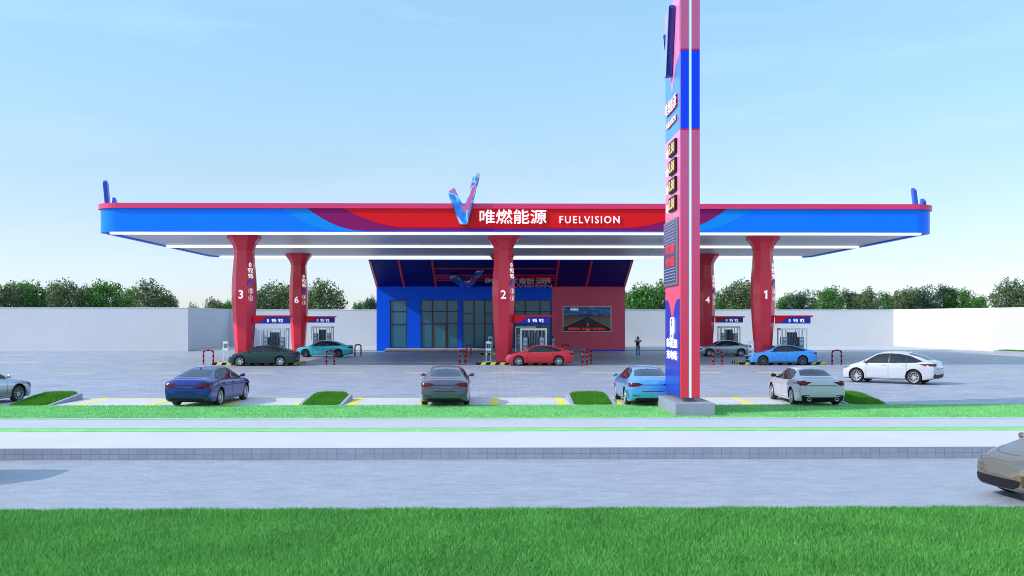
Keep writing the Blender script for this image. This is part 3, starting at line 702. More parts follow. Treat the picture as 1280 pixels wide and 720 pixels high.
for i, (px, py, rz, w_) in enumerate(HO):
    x, y = G(px, py)
    lb = 'red and black striped hoop guard ' + w_
    if i == 0: hp.location = (x, y, 0); hp.rotation_euler = (0, 0, R(rz)); hp['label'] = lb
    else: copy_tree(hp, None, (x, y, 0), R(rz), lb)

# ------------------------------------------------------------------ the shop
SY = 103.5
def SX(px): return (px - 640) / F * SY + YAW * SY
def SZ(py): return CAMH + (399 - py) / F * SY
shop = thing('shop_building', 'blue and red station shop with a raked navy overhang and tall teal windows', 'shop', (0, SY, 0))
x0, xs, x1 = SX(471), SX(690), SX(781.5); zt = SZ(358.2)
zw0, zw1 = .34, SZ(374.8)
A = [(SX(487.6), SX(509)), (SX(526), SX(573)), (SX(578), SX(689))]
b = MB(); xx = x0
for a0, a1 in A:
    b.box(xx, a0, 0, .3, 0, zt); b.box(a0, a1, 0, .3, zw1, zt); b.box(a0, a1, 0, .3, 0, zw0); xx = a1
b.box(xx, xs, 0, .3, 0, zt); b.build('blue_wall', M_bluewall, shop)
b = MB(); b.box(xs + .002, x1, -.03, .3, .12, zt); b.build('red_wall', M_red_dark, shop)
b = MB(); b.box(xs + .002, x1 - .02, -.015, .28, 0, .119); b.build('blue_skirting', M_bluewall, shop)
b = MB(); b.box(x0, x1, 2.2, 10.5, 0, zt); b.box(x0, x0 + .3, .301, 2.199, 0, zt); b.box(x1 - .3, x1, .301, 2.199, 0, zt); b.build('rear_walls', M_navy, shop)
b = MB(); b.box(x0 + .31, x1 - .31, .302, 2.198, 0.3, 0.34); b.build('interior_floor', M_walk2, shop)
b = MB(); b.box(SX(484), SX(731), -2.0, -.005, 0, .30); b.box(SX(484), SX(690), -2.35, -2.001, 0, .15); b.build('step', M_step, shop, bevel=0.02)
def window(a0, a1, xs_, hs, name='window', z0=zw0, z1=zw1):
    w = MB(); t = .055
    for x in [a0 + t / 2, a1 - t / 2] + xs_: w.box(x - t, x + t, .06, .16, z0, z1)
    for z, xa, xb in [(z1 - .04, a0, a1), (z0 + .04, a0, a1)] + hs: w.box(xa, xb, .075, .15, z - .04, z + .04)
    f = w.build(name, M_frame, shop)
    p = MB(); p.box(a0 + .03, a1 - .03, .11, .13, z0 + .03, z1 - .03); p.build('glass_pane', M_store_glass, f); return f
window(*A[0], [], [(SZ(389.5), *A[0]), (SZ(405.5), *A[0])])
m1, m2 = SX(540.5), SX(558.8)
window(*A[1], [m1, m2], [(SZ(389.5), *A[1]), (SZ(404.8), *A[1])])
d = MB(); za = SZ(405.2)
for x in (m1 + .13, m2 - .13): d.box(x - .06, x + .06, .02, .10, .345, za - .04)
d.box(m1 + .07, m2 - .07, .02, .10, za - .12, za - .041); d.box(m1 + .07, m2 - .07, .02, .10, .345, .45)
df = d.build('door', M_bronze, shop)
p = MB(); p.box(m1 + .19, m2 - .19, .05, .07, .45, za - .12); p.build('glass_pane', M_store_glass, df)
p = MB(); p.tube([(m2 - .30, .0, 1.1), (m2 - .30, .0, 1.9)], .025, 8); p.build('handle', M_alloy, df)
ms = [SX(q) for q in (592.5, 606, 619.5, 632, 643.5, 656.7, 675)]
window(*A[2], ms, [(SZ(392.3), A[2][0], ms[0]), (SZ(392.3), ms[1], ms[2]), (SZ(389.6), ms[4], A[2][1]), (SZ(404.8), *A[2])])
# raked overhang and roof
OY, OZ = -6.0, 2.32
b = MB(); b.prism([(OY, zt + OZ), (0, zt), (10.7, zt), (10.7, zt + 1.0), (OY - .02, zt + OZ + .12)], (x0 - .06, 0, 0), (0, 1, 0), (0, 0, 1), (x1 - x0 + .12, 0, 0)); b.build('roof', M_navy, shop)
u_, v_ = Vector((1, 0, 0)), Vector((0, OY, OZ)); vl = v_.length; vn = v_ / vl; nn = u_.cross(vn)
def OP(x, t, off=0.0): return Vector((x, 0, zt)) + v_ * t + nn * off
for px in (471.9, 505.5, 545, 694, 733, 780.4):
    b = MB(); b.prism([(-.11, 0.02), (.11, 0.02), (.11, vl), (-.11, vl)], OP(SX(px), 0, .0), u_, vn, nn * .10); b.build('rib', M_red, shop)
for t_, h_ in ((.72, .10), (.47, .09), (.40, .09), (.33, .09), (.26, .09)):
    b = MB(); b.prism([(SX(546.5), -h_), (SX(692.5), -h_), (SX(692.5), h_), (SX(546.5), h_)], OP(0, t_, 0), u_, vn, nn * .05); b.build('red_stripe', M_red, shop)
# signage standing on the raked face
sg = thing('shop_sign', 'V emblem and white lettering on the navy overhang above the shop windows', 'sign', (0, SY, 0))
emblem(OP(-3.05, .06, .12), 0, 4.5, .30, None, w=3.5, part=sg, basis=(u_, vn))
text('name_lettering', '唯燃能源', OP(2.2, .335, .10), u_, vn, M_white, sg, w=6.7, h=1.45, extrude=.20, bold=0.022, side=M_red)
text('name_lettering', 'FUELVISION', OP(2.7, .115, .06), u_, vn, M_white, sg, w=6.0, h=.70, extrude=.20, bold=0.018, side=M_red)

# picture panel: a straight desert road under a cloudy sky
bx0, bx1, bz0, bz1 = SX(703.2), SX(764.2), SZ(415), SZ(382.8)
bb = thing('picture_panel', 'framed picture of a straight desert highway on the red shop wall', 'billboard', ((bx0 + bx1) / 2, SY - .16, bz0))
bw, bh = (bx1 - bx0), (bz1 - bz0)
b = MB(); b.box(-bw / 2, bw / 2, 0, .12, 0, bh); b.build('frame', M_white, bb, bevel=0.01)
def pic_sky():
    m = mat('picture_sky', (0.02, 0.16, 0.42), 0.5); t = m.node_tree; bs = t.nodes['Principled BSDF']
    tc = t.nodes.new('ShaderNodeTexCoord'); mp = t.nodes.new('ShaderNodeMapping'); mp.inputs['Scale'].default_value = (1, 1, 3.5); mp.inputs['Rotation'].default_value = (0, R(15), 0)
    n = t.nodes.new('ShaderNodeTexNoise'); n.inputs['Scale'].default_value = 1.6; n.inputs['Detail'].default_value = 5
    r = t.nodes.new('ShaderNodeValToRGB'); r.color_ramp.elements[0].position = .42; r.color_ramp.elements[0].color = (0.012, 0.15, 0.40, 1); r.color_ramp.elements[1].position = .72; r.color_ramp.elements[1].color = (0.22, 0.42, 0.62, 1)
    k = t.links.new; k(tc.outputs['Object'], mp.inputs[0]); k(mp.outputs[0], n.inputs['Vector']); k(n.outputs['Fac'], r.inputs[0]); k(r.outputs[0], bs.inputs['Base Color']); return m
PCX = [pic_sky(), mat('picture_hills', (0.03, 0.09, 0.22), .6), mat('picture_field', (0.30, 0.13, 0.05), .6, var=.6, vscale=4, stretch=(1, 1, 5)), mat('picture_verge', (0.22, 0.20, 0.20), .6, var=.3, vscale=5),
       mat('picture_asphalt', (0.035, 0.04, 0.055), .6, var=.3, vscale=6), mat('picture_yellow', (0.75, 0.42, 0.03), .6)]
iw, ih = bw - .16, bh - .16; ox, oz = -iw / 2, .08
def pp(name, pts, mi, lay):
    b = MB(); b.prism([(ox + x * iw, oz + y * ih) for x, y in pts], (0, -.004 * lay, 0), (1, 0, 0), (0, 0, 1), (0, .003, 0)); b.build(name, PCX[mi], pic)
b = MB(); b.prism([(ox, oz), (ox + iw, oz), (ox + iw, oz + ih), (ox, oz + ih)], (0, -.004, 0), (1, 0, 0), (0, 0, 1), (0, .003, 0)); pic = b.build('picture', PCX[0], bb)
hills = [(0, .58), (0, .64), (.08, .65), (.14, .68), (.2, .66), (.28, .65), (.36, .70), (.42, .69), (.5, .73), (.56, .70), (.62, .66), (.7, .64), (.78, .70), (.84, .66), (1, .66), (1, .58)]
pp('hills', hills, 1, 2)
pp('field', [(0, .35), (1, .35), (1, .63), (.75, .62), (.5, .60), (.25, .61), (0, .62)], 2, 3)
pp('verge', [(0, .2), (1, .2), (1, .50), (.56, .59), (.46, .59), (0, .48)], 3, 4)
pp('asphalt', [(0, 0), (1, 0), (1, .2), (.53, .59), (.49, .59), (0, .2)], 4, 5)
pp('lane_line', [(.495, .22), (.535, .22), (.525, .36), (.505, .36)], 5, 6); pp('lane_line', [(.508, .42), (.522, .42), (.519, .5), (.511, .5)], 5, 6); pp('lane_line', [(.49, 0), (.545, 0), (.54, .08), (.495, .08)], 5, 6)
pp('lane_line', [(0, .17), (0, .21), (.47, .57), (.475, .57)], 5, 6); pp('lane_line', [(1, .13), (1, .17), (.55, .57), (.545, .57)], 5, 6)
text('slogan', '唯燃能源  让您每一程 更安心', (0, -.03, oz + .10 * ih), (1, 0, 0), (0, 0, 1), MATS['red_led'], pic, w=iw * .80, h=.26, extrude=.01, bold=.02)
text('name_lettering', '唯燃能源', (ox + .23 * iw, -.03, oz + .90 * ih), (1, 0, 0), (0, 0, 1), M_letter, pic, w=iw * .17, h=.2, extrude=.01, bold=.02)
b = MB(); b.prism([(x / 40.5 * .22, y / 64.8 * .26) for x, y in VP], (ox + .05 * iw, -.03, oz + .84 * ih), (1, 0, 0), (0, 0, 1), (0, .01, 0)); b.build('emblem_mark', M_fred, pic)

# ------------------------------------------------------------------ price totem
TX0, TX1, TY0, TY1, TB, TT = 6.31, 6.99, 34.16, 37.13, .59, 14.64
tw = TX1 - TX0; TL = TY1 - TY0
tot = thing('price_totem', 'tall pink, blue and red price sign pylon on a grey block in the grass strip', 'sign pylon', (TX0, TY0, 0))
def lz(z): return z
b = MB(); b.box(6.03 - TX0, 7.37 - TX0, 33.52 - TY0, 37.8 - TY0, .02, .46); b.build('plinth', M_grey, tot, bevel=0.012)
b = MB(); b.box(.14, tw - .14, .25, TL - .25, .459, TB + .02); b.build('neck', M_steel, tot)
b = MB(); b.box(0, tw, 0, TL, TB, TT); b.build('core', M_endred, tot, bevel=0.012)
# end face towards the road: two cheeks with a pale strip between
zb0, zb1 = 9.83, 12.58
for xa, xb in ((.012, tw / 2 - .045), (tw / 2 + .045, tw - .012)):
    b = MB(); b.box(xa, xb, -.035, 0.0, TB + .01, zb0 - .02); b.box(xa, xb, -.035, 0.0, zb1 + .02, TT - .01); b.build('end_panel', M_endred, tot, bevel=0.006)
    b = MB(); b.box(xa, xb, -.035, 0.0, zb0 + .02, zb1 - .02); b.build('blue_panel', mat('pylon_blue', (0.002, 0.055, 0.85), 0.3, spec=0.2), tot, bevel=0.006)
    b = MB(); b.box(xa, xb, -.033, 0.0, zb0 - .019, zb0 + .019); b.box(xa, xb, -.033, 0.0, zb1 - .019, zb1 + .019); b.build('red_line', M_fred, tot)
b = MB(); b.box(tw / 2 - .042, tw / 2 + .042, -.020, 0.0, TB + .01, TT - .01); b.build('light_strip', M_cyan, tot)
# side face (towards -x): s runs from the road end to the far end, reading direction is from far to near
def SP(s, z, off=0.0): return Vector((-off, s, z))
us, vs_ = Vector((0, -1, 0)), Vector((0, 0, 1)); ns = Vector((-1, 0, 0))
def side(name, pts, m, off, th=.006):
    b = MB(); b.prism([(-s, z) for s, z in pts], SP(0, 0, off - th), us, vs_, ns * th); return b.build(name, m, tot)
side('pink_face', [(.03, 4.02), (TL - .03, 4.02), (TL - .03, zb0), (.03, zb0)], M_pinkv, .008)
side('sky_blue_face', [(.03, zb0), (TL - .03, zb0), (TL - .03, 12.9), (.03, 12.9)], M_skyblue, .008)
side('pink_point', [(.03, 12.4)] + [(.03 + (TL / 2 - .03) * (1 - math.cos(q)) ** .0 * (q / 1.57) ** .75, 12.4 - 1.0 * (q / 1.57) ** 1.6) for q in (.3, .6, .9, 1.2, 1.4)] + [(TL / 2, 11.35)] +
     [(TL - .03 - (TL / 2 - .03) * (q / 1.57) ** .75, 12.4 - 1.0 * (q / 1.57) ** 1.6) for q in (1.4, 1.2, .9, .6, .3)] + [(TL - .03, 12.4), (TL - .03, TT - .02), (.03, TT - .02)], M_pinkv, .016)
def lobe(s0, s1):
    n = 10; pts = [(s0, TB + .02), (s1, TB + .02)]
    mid = TL / 2; outer = s0 if abs(s0 - mid) > abs(s1 - mid) else s1; inner = s1 if outer == s0 else s0
    arc = [(inner + (outer - inner) * (1 - (1 - q) ** 1.0), 0) for q in ()]
    curve = []
    for k in range(n + 1):
        q = k / n; curve.append((inner + (outer - inner) * q, 3.0 + 1.0 * math.sin(min(1.0, q * 1.35) * math.pi / 2) ** .75))
    if inner == s1: return [(s0, TB + .02), (s1, TB + .02)] + curve
    return [(s0, TB + .02), (s1, TB + .02)] + curve[::-1]
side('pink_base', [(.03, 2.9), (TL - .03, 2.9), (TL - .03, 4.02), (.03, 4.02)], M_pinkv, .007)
side('deep_blue_face', lobe(.03, TL / 2), M_dblue, .014); side('deep_blue_face', lobe(TL / 2, TL - .03), M_dblue, .014)
emblem(SP(1.5, 11.98, .26), 0, 2.42, .02, None, MATS['emblem_lit_face'], w=1.6, part=tot, basis=(us, vs_), pink=False)
emblem(SP(1.5, 11.98, .02), 0, 2.42, .235, None, M_embdark, w=1.6, part=tot, basis=(us, vs_), pink=False)
M_redside = mat('red_letter_side', (0.75, 0.01, 0.02), 0.4)
text('name_lettering', '唯燃能源', SP(1.5, 10.96, .02), us, vs_, M_letter, tot, w=2.15, h=.48, extrude=.06, bold=.02, side=M_redside)
text('name_lettering', 'FUELVISION', SP(1.45, 10.36, .02), us, vs_, M_letter, tot, w=1.85, h=.21, extrude=.05, bold=.018, side=M_redside)
for z, g_ in ((9.38, '98#'), (8.72, '95#'), (8.06, '92#'), (7.40, '0#')):
    b = MB(); b.box(-.10, -.008, .50, 1.80, z - .25, z + .25); q = b.build('price_display', M_black, tot, bevel=0.015)
    text('digits', '8.88', SP(1.15, z, .101), us, vs_, M_amber, q, w=1.08, h=.36, extrude=.006, bold=.02)
    text('grade_label', g_, SP(2.35, z - .04, .01), us, vs_, M_letter, tot, w=.62 if len(g_) > 2 else .45, h=.30, extrude=.03, bold=.02)
b = MB(); b.box(-.09, -.008, .22, TL - .10, 4.50, 6.85); q = b.build('message_display', M_steel, tot, bevel=0.02)
b = MB(); b.box(-.094, -.09, .34, TL - .22, 4.60, 6.75); b.build('screen', mat('screen_navy', (0.03, 0.05, 0.16), .3), q)
b = MB()
for k in range(20):
    z = 6.68 - k * .105
    if 8 <= k <= 14: continue
    b.box(-.099, -.095, .40, TL - .28, z - .014, z + .014)
b.build('display_lines', mat('display_grey', (0.30, 0.30, 0.40), .5), q)
text('digits', '欢迎', SP(1.52, 5.82, .096), us, vs_, M_redled, q, w=1.9, h=.36, extrude=.006, bold=.03)
text('digits', '光临', SP(1.52, 5.36, .096), us, vs_, M_redled, q, w=1.9, h=.36, extrude=.006, bold=.03)
# charging mark: a pump outline with a small plug
def strokes(name, lines, r, o_, par):
    b = MB()
    for ln in lines: b.tube([o_ + us * x + vs_ * y for x, y in ln], r, 6)
    return b.build(name, M_letter, par)
strokes('charger_mark', [[(-.3, -.35), (-.3, .3), (-.22, .36), (.1, .36), (.16, .3), (.16, -.35)], [(-.4, -.36), (.25, -.36)], [(-.2, .2), (.06, .2)], [(-.02, .05), (-.15, -.08), (.0, -.08), (-.12, -.24)],
                         [(.16, -.1), (.3, -.1), (.34, -.2), (.42, -.14), (.42, .25), (.3, .38)]], .020, SP(1.45, 2.98, .03), tot)
text('charging_lettering', '新能源', SP(1.5, 2.44, .02), us, vs_, M_letter, tot, w=2.1, h=.32, extrude=.02, bold=.012)
text('charging_lettering', '充电站', SP(1.5, 2.02, .02), us, vs_, M_letter, tot, w=2.1, h=.32, extrude=.02, bold=.012)

# ------------------------------------------------------------------ people
def skin(name, V, E, rad, m, parent=None, root=0, sub=2):
    me = bpy.data.meshes.new('tmp'); me.from_pydata([tuple(v) for v in V], E, [])
    o = bpy.data.objects.new('tmp', me); COL.objects.link(o)
    s = o.modifiers.new('s', 'SKIN'); s.use_smooth_shade = True
    sd = me.skin_vertices[0].data if me.skin_vertices else None
    if sd is None:
        bm = bmesh.new(); bm.from_mesh(me); bm.verts.layers.skin.verify(); bm.to_mesh(me); bm.free(); sd = me.skin_vertices[0].data
    for i, r in enumerate(rad):
        rr = r if isinstance(r, tuple) else (r, r)
        sd[i].radius = rr; sd[i].use_root = (i == root)
    u = o.modifiers.new('u', 'SUBSURF'); u.levels = sub; u.render_levels = sub
    r_ = eval_mesh(o); bpy.data.objects.remove(o); r_.name = name
    return link(name, r_, m, parent, True)
def person(loc, rz, label, pose, H=1.70):
    s = H / 1.70
    t = thing('person', label, 'person', loc, rz)
    # faces local -y
    hipz, kz, sz_ = .90, .48, 1.40
    V = [(0, 0, .95), (0, .01, 1.15), (0, .0, 1.33), (0, 0, 1.44), (0, -.01, 1.52), (0, -.015, 1.60), (0, -.01, 1.67)]
    rad = [(.15, .11), (.13, .10), (.15, .10), (.07, .06), (.05, .05), (.078, .09), (.05, .055)]
    E = [(0, 1), (1, 2), (2, 3), (3, 4), (4, 5), (5, 6)]
    for sgn in (-1, 1):
        a = len(V); V += [(sgn * .09, 0, .86), (sgn * .10, -.01, .48), (sgn * .10, .02, .09), (sgn * .105, -.12, .035)]; rad += [.085, .055, .04, (.04, .03)]
        E += [(0, a), (a, a + 1), (a + 1, a + 2), (a + 2, a + 3)]
        b_ = len(V)
        if pose == 'photo': arm = [(sgn * .19, 0, 1.37), (sgn * .33, -.10, 1.30), (sgn * .14, -.22, 1.53)]
        else: arm = [(sgn * .17, 0, 1.36), (sgn * .22, .03, 1.12), (sgn * .17, -.10, .93)]
        V += arm; rad += [.05, .038, .026]; E += [(2, b_), (b_, b_ + 1), (b_ + 1, b_ + 2)]
        w = Vector(arm[2]); d = (w - Vector(arm[1])).normalized(); sd = d.cross(Vector((0, 1, 0))).normalized()
        p = len(V); V.append(tuple(w + d * .07)); rad.append((.034, .02)); E.append((b_ + 2, p))
        for k, ln in enumerate((.06, .075, .07, .055)):
            q = len(V); off = sd * (-.026 + .0175 * k); V += [tuple(w + d * .10 + off), tuple(w + d * (.10 + ln) + off + Vector((0, -.015, 0)))]; rad += [.008, .007]; E += [(p, q), (q, q + 1)]
        q = len(V); V += [tuple(w + d * .06 - sd * .05), tuple(w + d * .09 - sd * .065)]; rad += [.010, .008]; E += [(b_ + 2, q), (q, q + 1)]
    V = [tuple(c * s for c in v) for v in V]; rad = [tuple(c * s for c in r) if isinstance(r, tuple) else r * s for r in rad]
    body = skin('body', V, E, rad, M_skin, t, 0, 2)
    def S(*p): return tuple(c * s for c in p)
    # face and hair
    b = MB(); b.lathe([(.0, 0.0), (.014, -.012), (.02, -.03)], 8, M=Matrix.Translation(S(0, -.105, 1.61)) @ Matrix.Rotation(R(60), 4, 'X')); 
    for x in (-.032, .032): b.box(x - .012, x + .012, -.10 * s, -.088 * s, 1.618 * s, 1.63 * s, 1)
    b.box(-.025, .025, -.098 * s, -.085 * s, 1.558 * s, 1.566 * s, 1); b.build('face', [M_skin, M_hair], body)
    if pose == 'photo':
        skin('hair', [S(0, .0, 1.705), S(0, .05, 1.66), S(0, .06, 1.60)], [(0, 1), (1, 2)], [(.07 * s, .07 * s), (.085 * s, .065 * s), (.06 * s, .04 * s)], M_hair, t, 1)
        # jeans, shirt
        V2 = [(0, 0, .97), (-.09, 0, .86), (-.10, -.01, .48), (-.10, .02, .07), (.09, 0, .86), (.10, -.01, .48), (.10, .02, .07)]
        skin('jeans', [S(*v) for v in V2], [(0, 1), (1, 2), (2, 3), (0, 4), (4, 5), (5, 6)], [(.155 * s, .12 * s), .098 * s, .068 * s, .062 * s, .098 * s, .068 * s, .062 * s], M_jeans, t)
        V3 = [(0, 0, .96), (0, .01, 1.15), (0, 0, 1.33), (0, 0, 1.42), (-.19, 0, 1.37), (-.28, -.06, 1.33), (.19, 0, 1.37), (.28, -.06, 1.33)]
        skin('shirt', [S(*v) for v in V3], [(0, 1), (1, 2), (2, 3), (2, 4), (4, 5), (2, 6), (6, 7)], [(.165 * s, .125 * s), (.145 * s, .115 * s), (.165 * s, .115 * s), (.08 * s, .07 * s), .06 * s, .056 * s, .06 * s, .056 * s], M_tee, t)
        sh = M_white
    else:
        skin('hair', [S(0, .0, 1.705), S(0, .05, 1.64), S(0, .07, 1.50), S(0, .08, 1.36)], [(0, 1), (1, 2), (2, 3)], [(.07 * s, .07 * s), (.09 * s, .07 * s), (.08 * s, .04 * s), (.05 * s, .02 * s)], M_hair, t, 1)
        prof = [(.135, 1.37), (.155, 1.30), (.145, 1.18), (.135, 1.08), (.165, .95), (.19, .75), (.215, .5), (.235, .30), (.22, .30), (.2, .5)]
        b = MB(); n = 20; vs = []
        for i, (r, z) in enumerate(prof):
            for k in range(n):
                q = 2 * math.pi * k / n; rr = r * (1 + .05 * math.sin(5 * q) * max(0, (1.0 - z))); vs.append(S(rr * math.cos(q), rr * .72 * math.sin(q), z))
        b.add(vs, [(i * n + k, i * n + (k + 1) % n, (i + 1) * n + (k + 1) % n, (i + 1) * n + k) for i in range(len(prof) - 1) for k in range(n)]); b.build('dress', M_dress, t, smooth=True)
        skin('sleeves', [S(-.22, .025, 1.15), S(-.17, 0, 1.36), S(0, 0, 1.37), S(.17, 0, 1.36), S(.22, .025, 1.15)], [(0, 1), (1, 2), (2, 3), (3, 4)], [.05 * s, .062 * s, (.12 * s, .09 * s), .062 * s, .05 * s], M_dress, t, 2)
        sh = M_white
    for sgn in (-1, 1):
        b = MB(); b.box(sgn * .105 - .045, sgn * .105 + .045, -.18, .075, 0, .075); b.build('shoe', sh, t, bevel=.02)
    return t
x, y = G(797.5, 446.0)
pm = person((x, y, 0), R(172), 'person in blue jeans seen from behind with arms raised, right of the red wall', 'photo', 1.72)
bag = thing('backpack', 'black backpack on the back of the standing person in jeans', 'backpack', (x, y, 0), R(172))
skin('pack', [(.05, .19, 1.0), (.05, .22, 1.16), (.05, .18, 1.32)], [(0, 1), (1, 2)], [(.13, .085), (.15, .10), (.11, .07)], M_bag, bag, 1)
for sx_ in (-.07, .15):
    b = MB(); b.tube([(sx_, .17, 1.32), (sx_, .05, 1.50), (sx_, -.10, 1.42), (sx_ * 1.1, -.13, 1.25), (sx_ * 1.2, .0, 1.05), (sx_, .15, .98)], .018, 6); b.build('strap', M_bag, bag, smooth=True)
ph = thing('phone', 'pale phone held up by the standing person in jeans', 'phone', (x, y, 0), R(172))
b = MB(); b.box(-.10, .10, -.34, -.328, 1.60, 1.76); b.build('phone_body', M_dress, ph, bevel=0.004)
x, y = G(691.5, 441.8)
person((x, y, 0), R(100), 'person in long pale blue dress standing before the red wall, behind the red sedan', 'stand', 1.68)

# ------------------------------------------------------------------ cars
def curve(tab):
    xs = np.array([p[0] for p in tab], float); ys = np.array([p[1] for p in tab], float)
    n = len(xs); d = np.diff(ys) / np.diff(xs); m = np.zeros(n)
    m[0], m[-1] = d[0], d[-1]
    for i in range(1, n - 1):
        if d[i - 1] * d[i] > 0:
            w1 = 2 * (xs[i + 1] - xs[i]) + (xs[i] - xs[i - 1]); w2 = (xs[i + 1] - xs[i]) + 2 * (xs[i] - xs[i - 1])
            m[i] = (w1 + w2) / (w1 / d[i - 1] + w2 / d[i])
    def f(x):
        x = min(max(x, xs[0]), xs[-1]); i = min(int(np.searchsorted(xs, x, 'right')) - 1, n - 2); i = max(i, 0)
        h = xs[i + 1] - xs[i]; t = (x - xs[i]) / h
        return float((2 * t ** 3 - 3 * t ** 2 + 1) * ys[i] + (t ** 3 - 2 * t ** 2 + t) * h * m[i] + (-2 * t ** 3 + 3 * t ** 2) * ys[i + 1] + (t ** 3 - t ** 2) * h * m[i + 1])
    return f
SEDAN = dict(L0=-2.43, L1=2.43, r=.338, ax=(1.50, -1.34), track=.795,
    zt=[(-2.43, .90), (-2.405, .985), (-2.33, 1.045), (-2.15, 1.075), (-1.92, 1.105), (-1.75, 1.16), (-1.0, 1.385), (-.5, 1.452), (-.05, 1.47), (.35, 1.43), (.58, 1.36), (1.12, 1.06), (1.28, 1.00), (1.9, .885), (2.2, .79), (2.36, .69), (2.43, .56)],
    zb=[(-2.43, .42), (-2.38, .30), (-2.2, .22), (-1.7, .17), (1.9, .17), (2.3, .19), (2.39, .24), (2.43, .34)],
    hw=[(-2.43, .72), (-2.405, .80), (-2.3, .865), (-2.0, .905), (-1.3, .93), (1.3, .93), (1.9, .895), (2.2, .82), (2.36, .70), (2.43, .52)],
    sh=[(-2.43, .84), (-2.3, .95), (-2.0, .99), (-1.3, 1.0), (0, .965), (1.0, .935), (1.6, .88), (2.1, .77), (2.35, .64), (2.43, .50)],
    rw=[(-2.43, .5), (-2.2, .60), (-1.85, .66), (-1.0, .555), (0, .585), (.5, .585), (1.1, .72), (1.3, .72), (2.1, .62), (2.43, .35)],
    front_win=[(.93, .985), (.60, 1.19), (.36, 1.325), (.20, 1.355), (-.10, 1.365), (-.10, .995)],
    rear_wins=[[(-.18, .997), (-.18, 1.365), (-.55, 1.355), (-.93, 1.30), (-.93, 1.015)], [(-.97, 1.017), (-.97, 1.292), (-1.22, 1.215), (-1.50, 1.09), (-1.40, 1.03)]],
    dlo=[(1.0, .965), (.58, 1.24), (.35, 1.35), (.15, 1.385), (-.15, 1.392), (-.6, 1.382), (-1.0, 1.30), (-1.6, 1.08), (-1.45, 1.01), (-.5, .978)],
    shield=[(1.08, 0), (1.04, .40), (.96, .68), (.55, .56), (.60, .3), (.61, 0)], rearglass=[(-1.80, 0), (-1.78, .40), (-1.70, .60), (-1.10, .50), (-1.03, .3), (-1.02, 0)],
    tail=[(.50, .905), (.36, .865), (.52, .80), (.86, .76), (.90, .90), (.80, .93)], tail_side=[(-2.42, .76), (-2.42, .93), (-2.12, .90), (-2.25, .80)],
    head=[(.44, .60), (.50, .68), (.80, .73), (.86, .66), (.78, .58)], head_side=[(2.34, .60), (2.38, .68), (1.98, .78), (2.0, .71)],
    grille=[(0, .42), (.38, .42), (.42, .62), (0, .64)], intake=[(0, .22), (.62, .22), (.60, .34), (0, .34)],
    diffuser=[(0, .20), (.66, .22), (.68, .33), (.55, .36), (0, .36)], exhaust=False, spokes=10,
    doors=[(.88, .30, .96), (-.14, .28, .985), (-.98, .45, 1.0)], handle_x=(.05, -.86), handle_z=.86, boot=.935, plate=(.60, .76))
LUX = dict(SEDAN); LUX.update(
    zt=[(-2.35, .93), (-2.32, 1.01), (-2.25, 1.055), (-2.0, 1.075), (-1.72, 1.10), (-1.55, 1.15), (-.95, 1.36), (-.5, 1.425), (-.1, 1.44), (.3, 1.40), (.52, 1.335), (1.05, 1.04), (1.22, .99), (1.9, .87), (2.15, .79), (2.30, .70), (2.36, .56)],
    zb=[(-2.35, .36), (-2.32, .28), (-2.15, .20), (-1.7, .16), (1.9, .16), (2.25, .18), (2.32, .22), (2.36, .32)],
    hw=[(-2.35, .74), (-2.32, .82), (-2.2, .875), (-2.0, .905), (-1.3, .925), (1.3, .905), (1.9, .885), (2.15, .80), (2.30, .68), (2.36, .50)],
    sh=[(-2.35, .88), (-2.2, .97), (-2.0, .99), (-1.3, .985), (0, .93), (1.0, .915), (1.6, .87), (2.1, .76), (2.3, .64), (2.36, .50)],
    L0=-2.35, L1=2.36, ax=(1.43, -1.37), r=.335, tail=[(.40, .94), (.60, .96), (.90, .98), (.90, .86), (.66, .80), (.54, .87)], tail_side=[(-2.34, .80), (-2.30, 1.0), (-1.98, .95), (-2.2, .84)],
    front_win=[(.88, .96), (.55, 1.17), (.32, 1.30), (.15, 1.33), (-.12, 1.335), (-.12, .965)],
    rear_wins=[[(-.20, .967), (-.20, 1.335), (-.55, 1.32), (-.90, 1.255), (-1.18, 1.10), (-1.15, 1.02), (-.9, .99)]],
    dlo=[(.95, .94), (.53, 1.21), (.30, 1.325), (.10, 1.355), (-.18, 1.36), (-.6, 1.345), (-.95, 1.27), (-1.27, 1.08), (-1.2, 1.0), (-.5, .948)],
    shield=[(1.02, 0), (.98, .40), (.90, .66), (.50, .55), (.54, .3), (.55, 0)], rearglass=[(-1.60, 0), (-1.58, .40), (-1.50, .60), (-1.02, .50), (-.96, .3), (-.95, 0)],
    diffuser=[(0, .18), (.74, .20), (.80, .44), (.66, .42), (.55, .38), (0, .38)], exhaust=True, spokes=10, plate=None, boot=.90)
